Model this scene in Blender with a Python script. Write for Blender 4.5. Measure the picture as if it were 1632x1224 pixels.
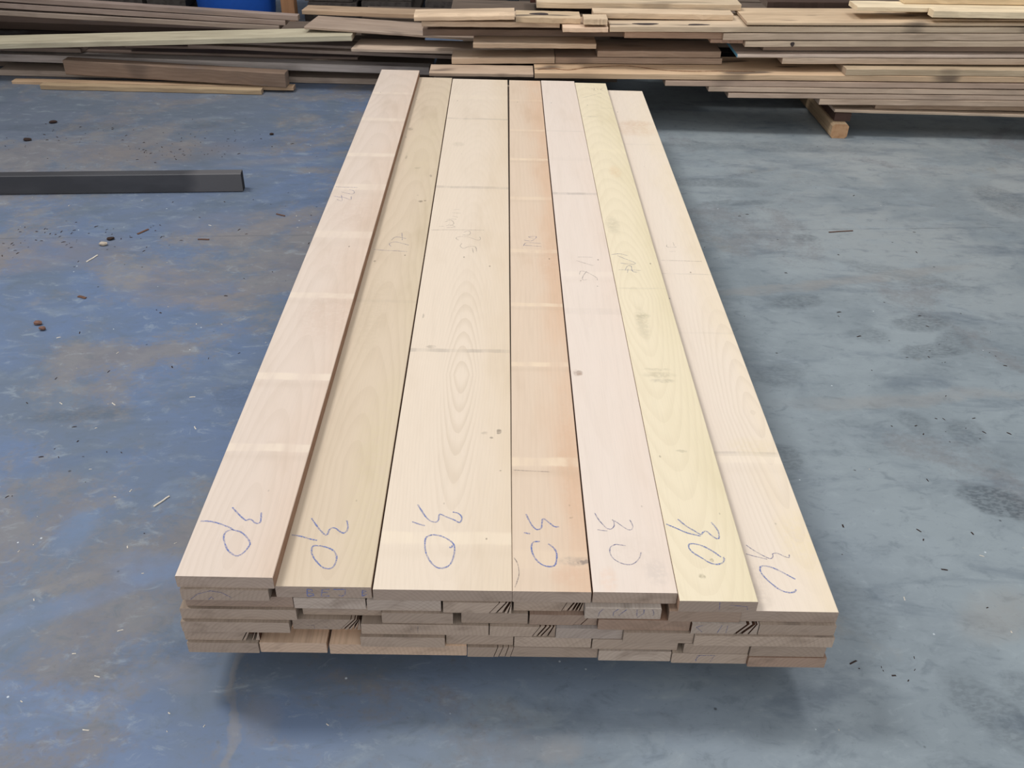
import bpy, bmesh, math, random
from mathutils import Matrix, Vector

scene = bpy.context.scene
COL = scene.collection
for o_ in list(bpy.data.objects):
    bpy.data.objects.remove(o_)


def lin(r, g, b):
    def f(c):
        c /= 255.0
        return c / 12.92 if c <= 0.04045 else ((c + 0.055) / 1.055) ** 2.4
    return (f(r), f(g), f(b))


# ---------------------------------------------------------------- camera
CAM_LOC = (-0.03635, -1.11712, 1.49329)
CAM_ROWS = ((0.999670, -0.018742, -0.017546), (-0.003679, 0.571814, -0.820375), (0.025409, 0.820169, 0.571557))
CAM_F = 1452.09
cam_data = bpy.data.cameras.new('camera')
cam_data.sensor_width = 36.0
cam_data.lens = CAM_F / 1632.0 * 36.0
cam_data.clip_start = 0.02
cam = bpy.data.objects.new('camera', cam_data)
COL.objects.link(cam)
rot = Matrix(CAM_ROWS).to_4x4()
cam.matrix_world = Matrix.Translation(CAM_LOC) @ rot
scene.camera = cam

# ---------------------------------------------------------------- light: dim hall, daylight from two roof skylights, plus an added front fill
world = bpy.data.worlds.new('hall_ambient')
scene.world = world
world.use_nodes = True
bg = world.node_tree.nodes['Background']
bg.inputs['Color'].default_value = (0.97, 0.985, 1.0, 1)
bg.inputs['Strength'].default_value = 0.75


def area_lamp(name, loc, sx, sy, watts, aim):
    d = bpy.data.lights.new(name, 'AREA')
    d.shape = 'RECTANGLE'
    d.size, d.size_y = sx, sy
    d.energy = watts
    d.color = (1.0, 0.985, 0.955)
    o = bpy.data.objects.new(name, d)
    COL.objects.link(o)
    o.location = loc
    o.rotation_euler = (Vector(aim) - Vector(loc)).to_track_quat('-Z', 'Y').to_euler()
    return o


area_lamp('roof_skylight', (-4.0, 2.7, 7.0), 1.1, 2.2, 345, (-3.0, 2.5, 0))
area_lamp('roof_skylight', (2.3, 2.9, 7.0), 1.1, 2.2, 85, (2.3, 2.9, 0))
area_lamp('front_fill', (0.6, -8.5, 2.6), 6.0, 4.4, 170, (0.4, 1.5, 0.2))   # unseen fill lamp added behind the camera to lift fronts and floor

# a dim hall needs only a few bounces
scene.cycles.max_bounces = 6
scene.cycles.diffuse_bounces = 3
scene.cycles.glossy_bounces = 2
scene.cycles.transmission_bounces = 1

vs = scene.view_settings
vs.view_transform = 'Standard'
vs.look = 'None'
vs.gamma = 1.0
vs.use_curve_mapping = False
vs.exposure = 0.10

# ---------------------------------------------------------------- measured layout (metres, floor at z = 0, front of the near stack at y = 0)
T_BOARD = 0.02765
TOP_BOARDS = {
    'b1': (0, -0.5913, 0.1707, -0.0011, 3.0665, 0.0128),
    'b2': (1, -0.4214, 0.1701, 0.0039, 3.0520, -0.0092),
    'b3': (1, -0.2480, 0.2474, 0.0000, 3.0460, -0.0092),
    'b4': (1, 0.0000, 0.1407, 0.0007, 3.0446, -0.0027),
    'b5': (1, 0.1437, 0.1511, 0.0014, 3.0507, -0.0024),
    'b6': (1, 0.2958, 0.1396, -0.0162, 3.0476, -0.0020),
    'b7': (2, 0.4118, 0.1747, -0.0123, 3.0349, 0.0139),
}
LOWER_BOARDS = [
    ('A1', 1, -0.5868, -0.4316, -0.0057),
    ('B1', 2, -0.5866, -0.3940, 0.0048),
    ('B2', 2, -0.3922, -0.2637, 0.0029),
    ('B3', 2, -0.2607, -0.1280, 0.0006),
    ('B4', 2, -0.1239, -0.0012, -0.0024),
    ('B5', 2, 0.0031, 0.1299, 0.0048),
    ('B6', 2, 0.1309, 0.2680, -0.0109),
    ('B7', 2, 0.2814, 0.4105, -0.0152),
    ('C1', 3, -0.5984, -0.3897, -0.0010),
    ('C2', 3, -0.3814, -0.2380, 0.0126),
    ('C3', 3, -0.2351, -0.1065, -0.0046),
    ('C4', 3, -0.0913, 0.0293, -0.0018),
    ('C5', 3, 0.0324, 0.1556, -0.0038),
    ('C6', 3, 0.1565, 0.3238, -0.0128),
    ('C7', 3, 0.3252, 0.4461, -0.0192),
    ('C8', 3, 0.4477, 0.5869, -0.0196),
    ('D1', 4, -0.6001, -0.4040, -0.0074),
    ('D2', 4, -0.4002, -0.2769, 0.0020),
    ('D3', 4, -0.2739, -0.0414, -0.0072),
    ('D4', 4, -0.0394, 0.0808, -0.0084),
    ('D5', 4, 0.0819, 0.2038, -0.0106),
    ('D6', 4, 0.2045, 0.3326, -0.0185),
    ('D7', 4, 0.3335, 0.5891, -0.0236),
    ('E1', 5, -0.6006, -0.4644, -0.0034),
    ('E2', 5, -0.4640, -0.2807, 0.0300),
    ('E3', 5, -0.2762, -0.1216, -0.0135),
    ('E4', 5, -0.1194, 0.0044, -0.0051),
    ('E5', 5, 0.0063, 0.1483, -0.0089),
    ('E6', 5, 0.1504, 0.3086, -0.0118),
    ('E7', 5, 0.3188, 0.4395, -0.0186),
    ('E8', 5, 0.4407, 0.5796, -0.0235),
    ('F1', 6, -0.5978, -0.4670, -0.0093),
    ('F2', 6, -0.4651, -0.3415, -0.0068),
    ('F3', 6, -0.3359, -0.0815, -0.0087),
    ('F4', 6, -0.0801, 0.1625, -0.0113),
    ('F5', 6, 0.1638, 0.2986, -0.0155),
    ('F6', 6, 0.3000, 0.4405, -0.0189),
    ('F7', 6, 0.4411, 0.5861, -0.0255),
]
PILE = {
    'R1': ((1.5484, 3.1700, 0.1156), (2.8479, 3.1700, 0.1123), 0.0130, 0.220),
    'R2': ((1.7445, 3.1900, 0.1296), (2.8554, 3.2000, 0.1366), 0.0225, 0.200),
    'R3': ((1.4659, 3.1700, 0.1496), (2.8251, 3.1700, 0.1691), 0.0272, 0.240),
    'R4': ((1.0299, 3.1700, 0.1717), (2.8132, 3.1700, 0.1987), 0.0221, 0.250),
    'R5': ((0.9339, 3.1700, 0.1988), (2.8038, 3.1700, 0.2221), 0.0230, 0.220),
    'R6': ((0.7275, 3.1700, 0.2201), (2.7917, 3.1700, 0.2522), 0.0250, 0.250),
    'R7': ((0.1163, 3.1700, 0.2400), (2.7799, 3.1700, 0.2816), 0.0255, 0.300),
    'R8': ((1.5585, 3.1700, 0.2895), (2.7689, 3.1700, 0.3089), 0.0290, 0.220),
    'R9': ((1.2689, 3.2200, 0.3200), (2.7792, 3.2200, 0.3510), 0.0268, 0.250),
    'R10': ((1.0561, 3.2200, 0.3433), (2.7664, 3.2200, 0.3828), 0.0144, 0.250),
    'R11': ((1.1809, 3.2600, 0.3684), (2.7817, 3.2600, 0.3990), 0.0246, 0.220),
    'R12': ((1.0829, 3.2200, 0.3920), (2.7459, 3.2200, 0.4338), 0.0254, 0.250),
    'R13': ((0.9765, 3.2200, 0.4202), (2.7352, 3.2200, 0.4605), 0.0300, 0.250),
    'R14': ((0.4541, 3.2200, 0.4434), (2.7223, 3.2200, 0.4927), 0.0246, 0.260),
    'R15': ((1.0748, 3.2200, 0.4889), (2.7106, 3.2200, 0.5219), 0.0130, 0.280),
    'R16': ((1.5833, 3.2800, 0.5476), (2.4371, 3.2800, 0.5576), 0.0211, 0.120),
    'R17': ((1.9082, 3.2100, 0.5443), (2.6933, 3.2100, 0.5514), 0.0290, 0.060),
    'R18': ((1.8183, 3.3400, 0.5730), (2.7499, 3.3400, 0.5863), 0.0280, 0.160),
    'M1': ((0.2396, 3.2300, 0.4343), (0.4468, 3.2300, 0.4386), 0.0204, 0.250),
    'M2': ((0.3326, 3.2350, 0.4684), (0.4417, 3.2350, 0.4697), 0.0260, 0.090),
    'M3': ((0.3824, 3.3300, 0.4764), (1.0351, 3.3300, 0.4821), 0.0260, 0.090),
    'M4': ((0.1217, 3.4300, 0.4925), (1.0888, 3.4300, 0.5036), 0.0280, 0.250),
    'M5': ((0.0236, 3.2900, 0.4575), (0.3226, 3.2900, 0.4579), 0.0260, 0.130),
    'M6': ((-0.4463, 3.3000, 0.4491), (0.0176, 3.3000, 0.4675), 0.0280, 0.110),
    'M7': ((-0.4140, 3.3200, 0.4215), (0.2296, 3.3200, 0.4317), 0.0240, 0.220),
    'M8': ((-0.4178, 3.4200, 0.3558), (0.5630, 3.4200, 0.3740), 0.0300, 0.200),
    'M9': ((-0.1736, 3.3000, 0.3362), (0.4048, 3.3000, 0.3461), 0.0226, 0.160),
    'M10': ((-0.2753, 3.3100, 0.2564), (0.2141, 3.3100, 0.2713), 0.0290, 0.140),
    'M11': ((-0.3732, 3.1700, 0.2382), (0.1103, 3.1700, 0.2442), 0.0155, 0.140),
    'M12': ((0.4157, 3.3200, 0.3035), (1.0008, 3.3200, 0.3143), 0.0290, 0.200),
    'M13': ((0.2176, 3.3200, 0.2694), (1.0116, 3.3200, 0.2835), 0.0280, 0.200),
    'M14': ((0.9273, 3.2500, 0.3988), (1.0792, 3.2500, 0.3997), 0.0165, 0.200),
    'M15': ((0.5265, 3.2500, 0.4114), (0.9770, 3.2500, 0.4174), 0.0280, 0.200),
    'G': ((-2.6995, 3.8000, 0.0020), (-0.4042, 3.8000, 0.0020), 0.0300, 0.140),
    'F': ((-3.1933, 3.8400, 0.0681), (-0.4170, 3.7300, 0.0807), 0.0385, 0.075),
    'E5': ((-3.1900, 3.8600, 0.1160), (-2.2554, 3.8300, 0.1210), 0.0220, 0.100),
    'E3': ((-3.2309, 3.9300, 0.0985), (-0.8032, 3.8400, 0.1183), 0.0130, 0.140),
    'E2': ((-1.8418, 3.8200, 0.1930), (-0.5140, 3.7600, 0.1903), 0.0135, 0.120),
    'E1': ((-2.0204, 3.8400, 0.1516), (-1.3621, 3.8400, 0.1548), 0.0130, 0.100),
    'E6': ((-1.6776, 3.8000, 0.1685), (-0.2896, 3.7000, 0.1721), 0.0173, 0.140),
    'E9': ((-0.8012, 3.6400, 0.2135), (0.4270, 3.4900, 0.2562), 0.0154, 0.200),
    'T4': ((-1.0489, 3.7400, 0.2931), (-0.1741, 3.6200, 0.2862), 0.0130, 0.240),
    'T0': ((-1.1045, 3.9900, 0.3068), (-0.3539, 3.9000, 0.3182), 0.0220, 0.120),
    'T1': ((-3.1314, 3.9200, 0.3669), (-1.1023, 3.8600, 0.3035), 0.0260, 0.045),
    'T2': ((-3.1439, 3.9200, 0.3313), (-1.1703, 3.8600, 0.2784), 0.0257, 0.160),
    'T3': ((-3.1514, 3.9100, 0.2946), (-1.2037, 3.8500, 0.2548), 0.0229, 0.160),
    'D': ((-3.0914, 3.7000, 0.1448), (-0.7973, 3.6600, 0.2608), 0.0270, 0.170),
    'N1': ((-3.2973, 4.1000, 0.1689), (-1.3532, 4.1000, 0.1538), 0.0400, 0.200),
    'N2': ((-3.3451, 4.1500, 0.1092), (-1.7878, 4.1500, 0.1103), 0.0400, 0.200),
    'H': ((-2.3081, 3.7100, 0.0421), (-1.1482, 3.6200, 0.0293), 0.0740, 0.065),
    'I1': ((-2.5791, 3.6700, -0.0044), (-1.1155, 3.6400, 0.0094), 0.0187, 0.050),
    'K1': ((1.2460, 3.5600, 0.4910), (1.6745, 3.5600, 0.4987), 0.0300, 0.200),
    'K2': ((0.0991, 3.7200, 0.4527), (0.8478, 3.7200, 0.4697), 0.0300, 0.200),
    'I2': ((-2.3961, 3.5850, 0.0010), (-1.2698, 3.5850, 0.0010), 0.0240, 0.045),
}
# pencil and crayon strokes: board, kind, strokes in metres on the board face (across, along / up)
TOP_MARKS = [
    ('b1', 'c', [[(0.0560, 0.1767), (0.0670, 0.1644), (0.0793, 0.1514), (0.0898, 0.1423), (0.0951, 0.1451), (0.1006, 0.1438), (0.1080, 0.1365), (0.1144, 0.1344), (0.1179, 0.1394), (0.1158, 0.1543), (0.1140, 0.1645)], [(0.0066, 0.1374), (0.0220, 0.1379), (0.0385, 0.1339), (0.0558, 0.1266), (0.0676, 0.1206), (0.0726, 0.1160)], [(0.0710, 0.1171), (0.0611, 0.1110), (0.0607, 0.0959), (0.0696, 0.0749), (0.0789, 0.0612), (0.0925, 0.0512), (0.0997, 0.0521), (0.1065, 0.0602), (0.1110, 0.0724), (0.1119, 0.0823), (0.1025, 0.0977), (0.0879, 0.1110), (0.0712, 0.1164)]]),
    ('b2', 'c', [[(0.0345, 0.1745), (0.0481, 0.1538), (0.0600, 0.1379), (0.0692, 0.1291), (0.0724, 0.1336), (0.0735, 0.1430), (0.0784, 0.1487), (0.0861, 0.1470), (0.0937, 0.1396), (0.1022, 0.1353), (0.1073, 0.1418), (0.1076, 0.1531), (0.1030, 0.1701)], [(0.0055, 0.1286), (0.0245, 0.1246), (0.0411, 0.1183), (0.0552, 0.1149)], [(0.0622, 0.1006), (0.0507, 0.1004), (0.0495, 0.0878), (0.0555, 0.0721), (0.0639, 0.0601), (0.0747, 0.0483), (0.0855, 0.0433), (0.0949, 0.0469), (0.0988, 0.0624), (0.0965, 0.0781), (0.0882, 0.0903), (0.0756, 0.0972), (0.0621, 0.1013)]]),
    ('b3', 'c', [[(0.0621, 0.2224), (0.0710, 0.2047), (0.0819, 0.1853), (0.0919, 0.1751), (0.1014, 0.1730), (0.1058, 0.1800), (0.1062, 0.1917), (0.1095, 0.1949), (0.1192, 0.1888), (0.1358, 0.1799), (0.1454, 0.1731), (0.1498, 0.1770), (0.1502, 0.1887), (0.1430, 0.1983), (0.1321, 0.2020)], [(0.0555, 0.1732), (0.0671, 0.1677), (0.0808, 0.1623)], [(0.0957, 0.1382), (0.0857, 0.1313), (0.0841, 0.1159), (0.0870, 0.0944), (0.0948, 0.0734), (0.1060, 0.0580), (0.1176, 0.0524), (0.1312, 0.0585), (0.1380, 0.0742), (0.1407, 0.0989), (0.1374, 0.1151), (0.1278, 0.1259), (0.1142, 0.1348), (0.1009, 0.1383), (0.0944, 0.1374)], [(0.1358, 0.1114), (0.1345, 0.1060), (0.1301, 0.1059)]]),
    ('b4', 'c', [[(0.0272, 0.1992), (0.0336, 0.1798), (0.0399, 0.1646), (0.0477, 0.1565), (0.0558, 0.1604), (0.0575, 0.1727), (0.0592, 0.1843), (0.0625, 0.1863), (0.0711, 0.1768), (0.0813, 0.1655), (0.0907, 0.1650)], [(0.0223, 0.1473), (0.0342, 0.1449)], [(0.0521, 0.1245), (0.0403, 0.1228), (0.0361, 0.1126), (0.0370, 0.0964), (0.0430, 0.0788), (0.0541, 0.0651), (0.0680, 0.0602), (0.0783, 0.0645), (0.0821, 0.0814), (0.0822, 0.0955), (0.0776, 0.1080), (0.0676, 0.1187)]]),
    ('b4', 'p', [[(0.0030, 0.3312), (0.0352, 0.3294), (0.0782, 0.3274)], [(0.0030, 0.0815), (0.0096, 0.0659), (0.0119, 0.0420), (0.0080, 0.0219), (0.0041, 0.0086)]]),
    ('b5', 'v', [[(0.0187, 0.2047), (0.0243, 0.1874), (0.0324, 0.1718), (0.0393, 0.1618), (0.0477, 0.1610), (0.0536, 0.1701), (0.0538, 0.1827), (0.0510, 0.1858), (0.0598, 0.1792), (0.0697, 0.1682), (0.0797, 0.1595), (0.0870, 0.1610), (0.0897, 0.1709), (0.0858, 0.1865)], [(0.0204, 0.1582), (0.0295, 0.1562), (0.0387, 0.1551)], [(0.0703, 0.1160), (0.0554, 0.1191), (0.0508, 0.1190), (0.0409, 0.1112), (0.0389, 0.0964), (0.0442, 0.0821), (0.0552, 0.0721), (0.0696, 0.0675), (0.0820, 0.0718), (0.0926, 0.0851), (0.0974, 0.0997)]]),
    ('b6', 'c', [[(0.0282, 0.2087), (0.0406, 0.1909), (0.0541, 0.1778), (0.0663, 0.1671), (0.0721, 0.1738), (0.0788, 0.1761), (0.0862, 0.1653), (0.0939, 0.1568), (0.0999, 0.1591), (0.1012, 0.1789), (0.0928, 0.2010)], [(0.0034, 0.1945), (0.0206, 0.1837), (0.0405, 0.1709), (0.0655, 0.1627)], [(0.0938, 0.1080), (0.0813, 0.1224), (0.0654, 0.1355), (0.0511, 0.1416), (0.0401, 0.1406), (0.0375, 0.1299), (0.0439, 0.1174), (0.0570, 0.1052), (0.0699, 0.0931), (0.0827, 0.0893), (0.0940, 0.0936), (0.0986, 0.1019), (0.0983, 0.1081)]]),
    ('b7', 'v', [[(0.0418, 0.1651), (0.0505, 0.1544), (0.0633, 0.1418), (0.0751, 0.1324), (0.0822, 0.1296), (0.0875, 0.1361), (0.0884, 0.1425), (0.0981, 0.1440), (0.1087, 0.1366), (0.1173, 0.1334), (0.1198, 0.1412)], [(0.0367, 0.1412), (0.0496, 0.1359), (0.0640, 0.1312), (0.0742, 0.1281)]]),
    ('b7', 'c', [[(0.1155, 0.0780), (0.1005, 0.0906), (0.0825, 0.1045), (0.0670, 0.1103), (0.0573, 0.1080), (0.0545, 0.0956), (0.0600, 0.0795), (0.0699, 0.0637), (0.0816, 0.0502), (0.0951, 0.0447), (0.1061, 0.0469), (0.1106, 0.0529)]]),
    ('b1', 'v', [[(0.0064, 1.7253), (0.0257, 1.7235), (0.0789, 1.7229)], [(0.0554, 1.7023), (0.0696, 1.6956), (0.0741, 1.6770), (0.0640, 1.6689), (0.0318, 1.6838)], [(0.0110, 1.6499), (0.0308, 1.6418), (0.0458, 1.6408), (0.0707, 1.6231), (0.0688, 1.6487)], [(0.0264, 1.6232), (0.0446, 1.6124), (0.0361, 1.6560)]]),
    ('b2', 'v', [[(0.0197, 1.3251), (0.0468, 1.3202), (0.0811, 1.3187), (0.1189, 1.3144)], [(0.0680, 1.3471), (0.0615, 1.3599), (0.0654, 1.3718), (0.0823, 1.3765), (0.1113, 1.3622), (0.1204, 1.3572)], [(0.0654, 1.3890), (0.0723, 1.4076), (0.0860, 1.4106), (0.1078, 1.4013)], [(0.0920, 1.4407), (0.0976, 1.3905)]]),
    ('b3', 'p', [[(0.0054, 1.4696), (0.0711, 1.4744), (0.1712, 1.4758)], [(0.1046, 1.4400), (0.1224, 1.4384), (0.1289, 1.4549), (0.1214, 1.4685), (0.1075, 1.4580)], [(0.0956, 1.4012), (0.0863, 1.4126), (0.0911, 1.4249), (0.1192, 1.4261), (0.1515, 1.4053), (0.1601, 1.4120), (0.1580, 1.4279)], [(0.1051, 1.3819), (0.1006, 1.3623), (0.1116, 1.3474), (0.1249, 1.3595), (0.1457, 1.3604), (0.1506, 1.3301)], [(0.1372, 1.3524), (0.1416, 1.3184)], [(0.0288, 1.4957), (0.0431, 1.4980)], [(0.0519, 1.5009), (0.0623, 1.5098), (0.0792, 1.4939), (0.0526, 1.4884)], [(0.0467, 1.5303), (0.0642, 1.5440), (0.0745, 1.5189), (0.0627, 1.5015)], [(0.0495, 1.5476), (0.0711, 1.5529), (0.0804, 1.5491)], [(0.0683, 1.5745), (0.0851, 1.5666)], [(0.0652, 1.6008), (0.0931, 1.5978)], [(0.0679, 1.6233), (0.0863, 1.6287)]]),
    ('b4', 'v', [[(0.0437, 1.3769), (0.0677, 1.3739), (0.0936, 1.3710)], [(0.0399, 1.3726), (0.0495, 1.3939), (0.0924, 1.3917)], [(0.0423, 1.4121), (0.0648, 1.4073), (0.0806, 1.4379), (0.0559, 1.4350), (0.0727, 1.4246)]]),
    ('b5', 'p', [[(0.0553, 1.3063), (0.0990, 1.3059)], [(0.0501, 1.2824), (0.0898, 1.2570), (0.0985, 1.2535)], [(0.0534, 1.1948), (0.0585, 1.2175), (0.0757, 1.2107), (0.0888, 1.1963), (0.1014, 1.1784), (0.1020, 1.1638)], [(0.0763, 1.2182), (0.0635, 1.1879), (0.0603, 1.1657), (0.0725, 1.1662)]]),
    ('b6', 'v', [[(0.0053, 1.3447), (0.0315, 1.3500), (0.0524, 1.3389)], [(0.0229, 1.3375), (0.0429, 1.3185), (0.0708, 1.2923), (0.0572, 1.2839), (0.0272, 1.2903)], [(0.0157, 1.2475), (0.0354, 1.2484), (0.0816, 1.2466)], [(0.0350, 1.2446), (0.0451, 1.2718), (0.0559, 1.2722), (0.0561, 1.2417), (0.0695, 1.2348)], [(0.0405, 1.2298), (0.0452, 1.2564)]]),
    ('b7', 'p', [[(0.0357, 1.3645), (0.0953, 1.3643), (0.1603, 1.3628)], [(0.0701, 1.4238), (0.0895, 1.4265)], [(0.0693, 1.4720), (0.0688, 1.4549), (0.0977, 1.4564)], [(0.0912, 1.4905), (0.0913, 1.4646)]]),
    ('b6', 'p', [[(0.0669, 2.9582), (0.0839, 2.9746), (0.0778, 2.9441), (0.0866, 2.9388)], [(0.0937, 2.9694), (0.0979, 2.9427)], [(0.1076, 2.9705), (0.1212, 2.9776), (0.1079, 2.9525), (0.1180, 2.9413)], [(0.0167, 2.8285), (0.0550, 2.8601), (0.1085, 2.9050)], [(0.0818, 2.8564), (0.1031, 2.8408)]]),
]
END_MARKS = [
    ('A1', 'v', [[(0.0155, 0.0020), (0.0303, 0.0162), (0.0535, 0.0245), (0.0723, 0.0207), (0.0886, 0.0075)], [(0.0471, 0.0020), (0.0535, 0.0096), (0.0560, 0.0025)]]),
    ('b2', 'c', [[(0.0564, 0.0219), (0.0549, 0.0032)], [(0.0568, 0.0219), (0.0647, 0.0199), (0.0650, 0.0156), (0.0574, 0.0126), (0.0661, 0.0092), (0.0675, 0.0056), (0.0554, 0.0029)], [(0.0968, 0.0220), (0.0832, 0.0210), (0.0796, 0.0037), (0.0940, 0.0048)], [(0.0815, 0.0131), (0.0924, 0.0141)], [(0.1029, 0.0218), (0.1245, 0.0223), (0.1225, 0.0093), (0.1162, 0.0045), (0.1110, 0.0073)], [(0.1544, 0.0208), (0.1528, 0.0049)], [(0.1544, 0.0208), (0.1606, 0.0184), (0.1544, 0.0140), (0.1610, 0.0098), (0.1533, 0.0053)]]),
    ('B6', 'v', [[(0.0321, 0.0256), (0.0261, 0.0169), (0.0241, 0.0054)], [(0.0591, 0.0256), (0.0512, 0.0175), (0.0511, 0.0074)], [(0.0745, 0.0256), (0.0668, 0.0164), (0.0608, 0.0077)], [(0.0928, 0.0256), (0.0938, 0.0083)], [(0.1053, 0.0256), (0.1056, 0.0158), (0.0952, 0.0041)], [(0.1209, 0.0256), (0.1240, 0.0162), (0.1229, 0.0090)]]),
    ('b6', 'v', [[(0.0713, 0.0256), (0.0733, 0.0062)], [(0.0946, 0.0256), (0.0899, 0.0186), (0.1212, 0.0156), (0.1237, 0.0072)]]),
    ('C7', 'v', [[(0.0082, 0.0181), (0.0206, 0.0052)], [(0.0200, 0.0233), (0.0082, 0.0181)], [(0.0544, 0.0237), (0.0482, 0.0033)], [(0.0648, 0.0240), (0.0639, 0.0036)]]),
    ('F6', 'v', [[(0.0459, 0.0059), (0.0467, 0.0224), (0.0789, 0.0231), (0.0729, 0.0054)], [(0.0510, 0.0225), (0.0443, 0.0092)]]),
    ('D3', 'p', [[(0.0905, 0.0207), (0.0911, 0.0128)], [(0.1037, 0.0228), (0.1027, 0.0056)]]),
    ('D2', 'p', [[(0.0257, 0.0098), (0.0386, 0.0119), (0.0389, 0.0024)], [(0.0532, 0.0065), (0.0634, 0.0068)]]),
]

Z_ROW1_TOP = 0.266


def layer_bottom(layer):
    return Z_ROW1_TOP - layer * T_BOARD


# ---------------------------------------------------------------- node helpers
class NT:
    def __init__(self, name):
        self.mat = bpy.data.materials.new(name)
        self.mat.use_nodes = True
        self.t = self.mat.node_tree
        self.t.nodes.clear()
        self.out = self.t.nodes.new('ShaderNodeOutputMaterial')
        self.bsdf = self.t.nodes.new('ShaderNodeBsdfPrincipled')
        self.t.links.new(self.bsdf.outputs[0], self.out.inputs[0])

    def put(self, sock, v):
        if isinstance(v, bpy.types.NodeSocket):
            self.t.links.new(v, sock)
        elif isinstance(v, (tuple, list)) and sock.type == 'RGBA' and len(v) == 3:
            sock.default_value = (*v, 1)
        else:
            sock.default_value = v

    def m(self, op, a, b=None, c=None, clamp=False):
        n = self.t.nodes.new('ShaderNodeMath')
        n.operation = op
        n.use_clamp = clamp
        self.put(n.inputs[0], a)
        if b is not None:
            self.put(n.inputs[1], b)
        if c is not None:
            self.put(n.inputs[2], c)
        return n.outputs[0]

    def coord(self):
        return self.t.nodes.new('ShaderNodeTexCoord').outputs['Object']

    def sep(self, v):
        n = self.t.nodes.new('ShaderNodeSeparateXYZ')
        self.put(n.inputs[0], v)
        return n.outputs

    def comb(self, x, y, z):
        n = self.t.nodes.new('ShaderNodeCombineXYZ')
        for i, q in enumerate((x, y, z)):
            self.put(n.inputs[i], q)
        return n.outputs[0]

    def vmul(self, v, s):
        n = self.t.nodes.new('ShaderNodeVectorMath')
        n.operation = 'MULTIPLY'
        self.put(n.inputs[0], v)
        self.put(n.inputs[1], s)
        return n.outputs[0]

    def vadd(self, v, s):
        n = self.t.nodes.new('ShaderNodeVectorMath')
        n.operation = 'ADD'
        self.put(n.inputs[0], v)
        self.put(n.inputs[1], s)
        return n.outputs[0]

    def noise(self, v, scale, detail=3.0, rough=0.55, color=False, distort=0.0):
        n = self.t.nodes.new('ShaderNodeTexNoise')
        self.put(n.inputs['Vector'], v)
        n.inputs['Scale'].default_value = scale
        n.inputs['Detail'].default_value = detail
        n.inputs['Roughness'].default_value = rough
        n.inputs['Distortion'].default_value = distort
        return n.outputs[1 if color else 0]

    def vor(self, v, scale):
        n = self.t.nodes.new('ShaderNodeTexVoronoi')
        self.put(n.inputs['Vector'], v)
        n.inputs['Scale'].default_value = scale
        return n.outputs['Distance'], n.outputs['Color']

    def ss(self, v, lo, hi, tlo=0.0, thi=1.0):
        n = self.t.nodes.new('ShaderNodeMapRange')
        n.interpolation_type = 'SMOOTHSTEP'
        self.put(n.inputs['Value'], v)
        n.inputs['From Min'].default_value = lo
        n.inputs['From Max'].default_value = hi
        n.inputs['To Min'].default_value = tlo
        n.inputs['To Max'].default_value = thi
        return n.outputs[0]

    def mix(self, f, a, b, mode='MIX'):
        n = self.t.nodes.new('ShaderNodeMix')
        n.data_type = 'RGBA'
        n.blend_type = mode
        self.put(n.inputs[0], f)
        self.put(n.inputs[6], a)
        self.put(n.inputs[7], b)
        return n.outputs[2]

    def info(self):
        return self.t.nodes.new('ShaderNodeObjectInfo').outputs

    def ellipse(self, x, y, cx, cy, rx, ry, ang=0.0, soft=0.35):
        """1 inside an ellipse, falling to 0 at its rim."""
        dx = self.m('SUBTRACT', x, cx)
        dy = self.m('SUBTRACT', y, cy)
        c, s = math.cos(ang), math.sin(ang)
        u = self.m('DIVIDE', self.m('ADD', self.m('MULTIPLY', dx, c), self.m('MULTIPLY', dy, s)), rx)
        v = self.m('DIVIDE', self.m('SUBTRACT', self.m('MULTIPLY', dy, c), self.m('MULTIPLY', dx, s)), ry)
        d = self.m('ADD', self.m('MULTIPLY', u, u), self.m('MULTIPLY', v, v))
        return self.ss(d, 1.0 - soft, 1.0 + soft, 1.0, 0.0)

    def bump(self, h, strength, dist):
        n = self.t.nodes.new('ShaderNodeBump')
        n.inputs['Strength'].default_value = strength
        n.inputs['Distance'].default_value = dist
        self.put(n.inputs['Height'], h)
        self.t.links.new(n.outputs[0], self.bsdf.inputs['Normal'])

    def finish(self, color, rough, spec=0.3):
        self.put(self.bsdf.inputs['Base Color'], color)
        self.put(self.bsdf.inputs['Roughness'], rough)
        self.bsdf.inputs['Specular IOR Level'].default_value = spec
        return self.mat


def rings(n, x, y, z, px, d0, k, y0, spacing, wob):
    """growth rings round a pith lying under the board: x across, y along, z up"""
    low = n.noise(n.comb(n.m('MULTIPLY', x, 3.0), n.m('MULTIPLY', y, 0.9), n.m('MULTIPLY', z, 3.0)), 1.0, 2.0)
    low = n.m('SUBTRACT', low, 0.5)
    dep = n.m('ADD', n.m('MULTIPLY', n.m('ABSOLUTE', n.m('SUBTRACT', y, y0)), k), d0)
    dep = n.m('ADD', dep, n.m('MULTIPLY', low, wob))
    dz = n.m('ADD', z, dep)
    dx = n.m('SUBTRACT', x, px)
    r = n.m('SQRT', n.m('ADD', n.m('MULTIPLY', dx, dx), n.m('MULTIPLY', dz, dz)))
    fine = n.noise(n.comb(n.m('MULTIPLY', x, 60.0), n.m('MULTIPLY', y, 9.0), n.m('MULTIPLY', z, 60.0)), 1.0, 2.0)
    r = n.m('ADD', r, n.m('MULTIPLY', fine, 0.0016))
    ph = n.m('FRACT', n.m('DIVIDE', r, spacing))
    return n.ss(ph, 0.35, 0.95)


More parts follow.
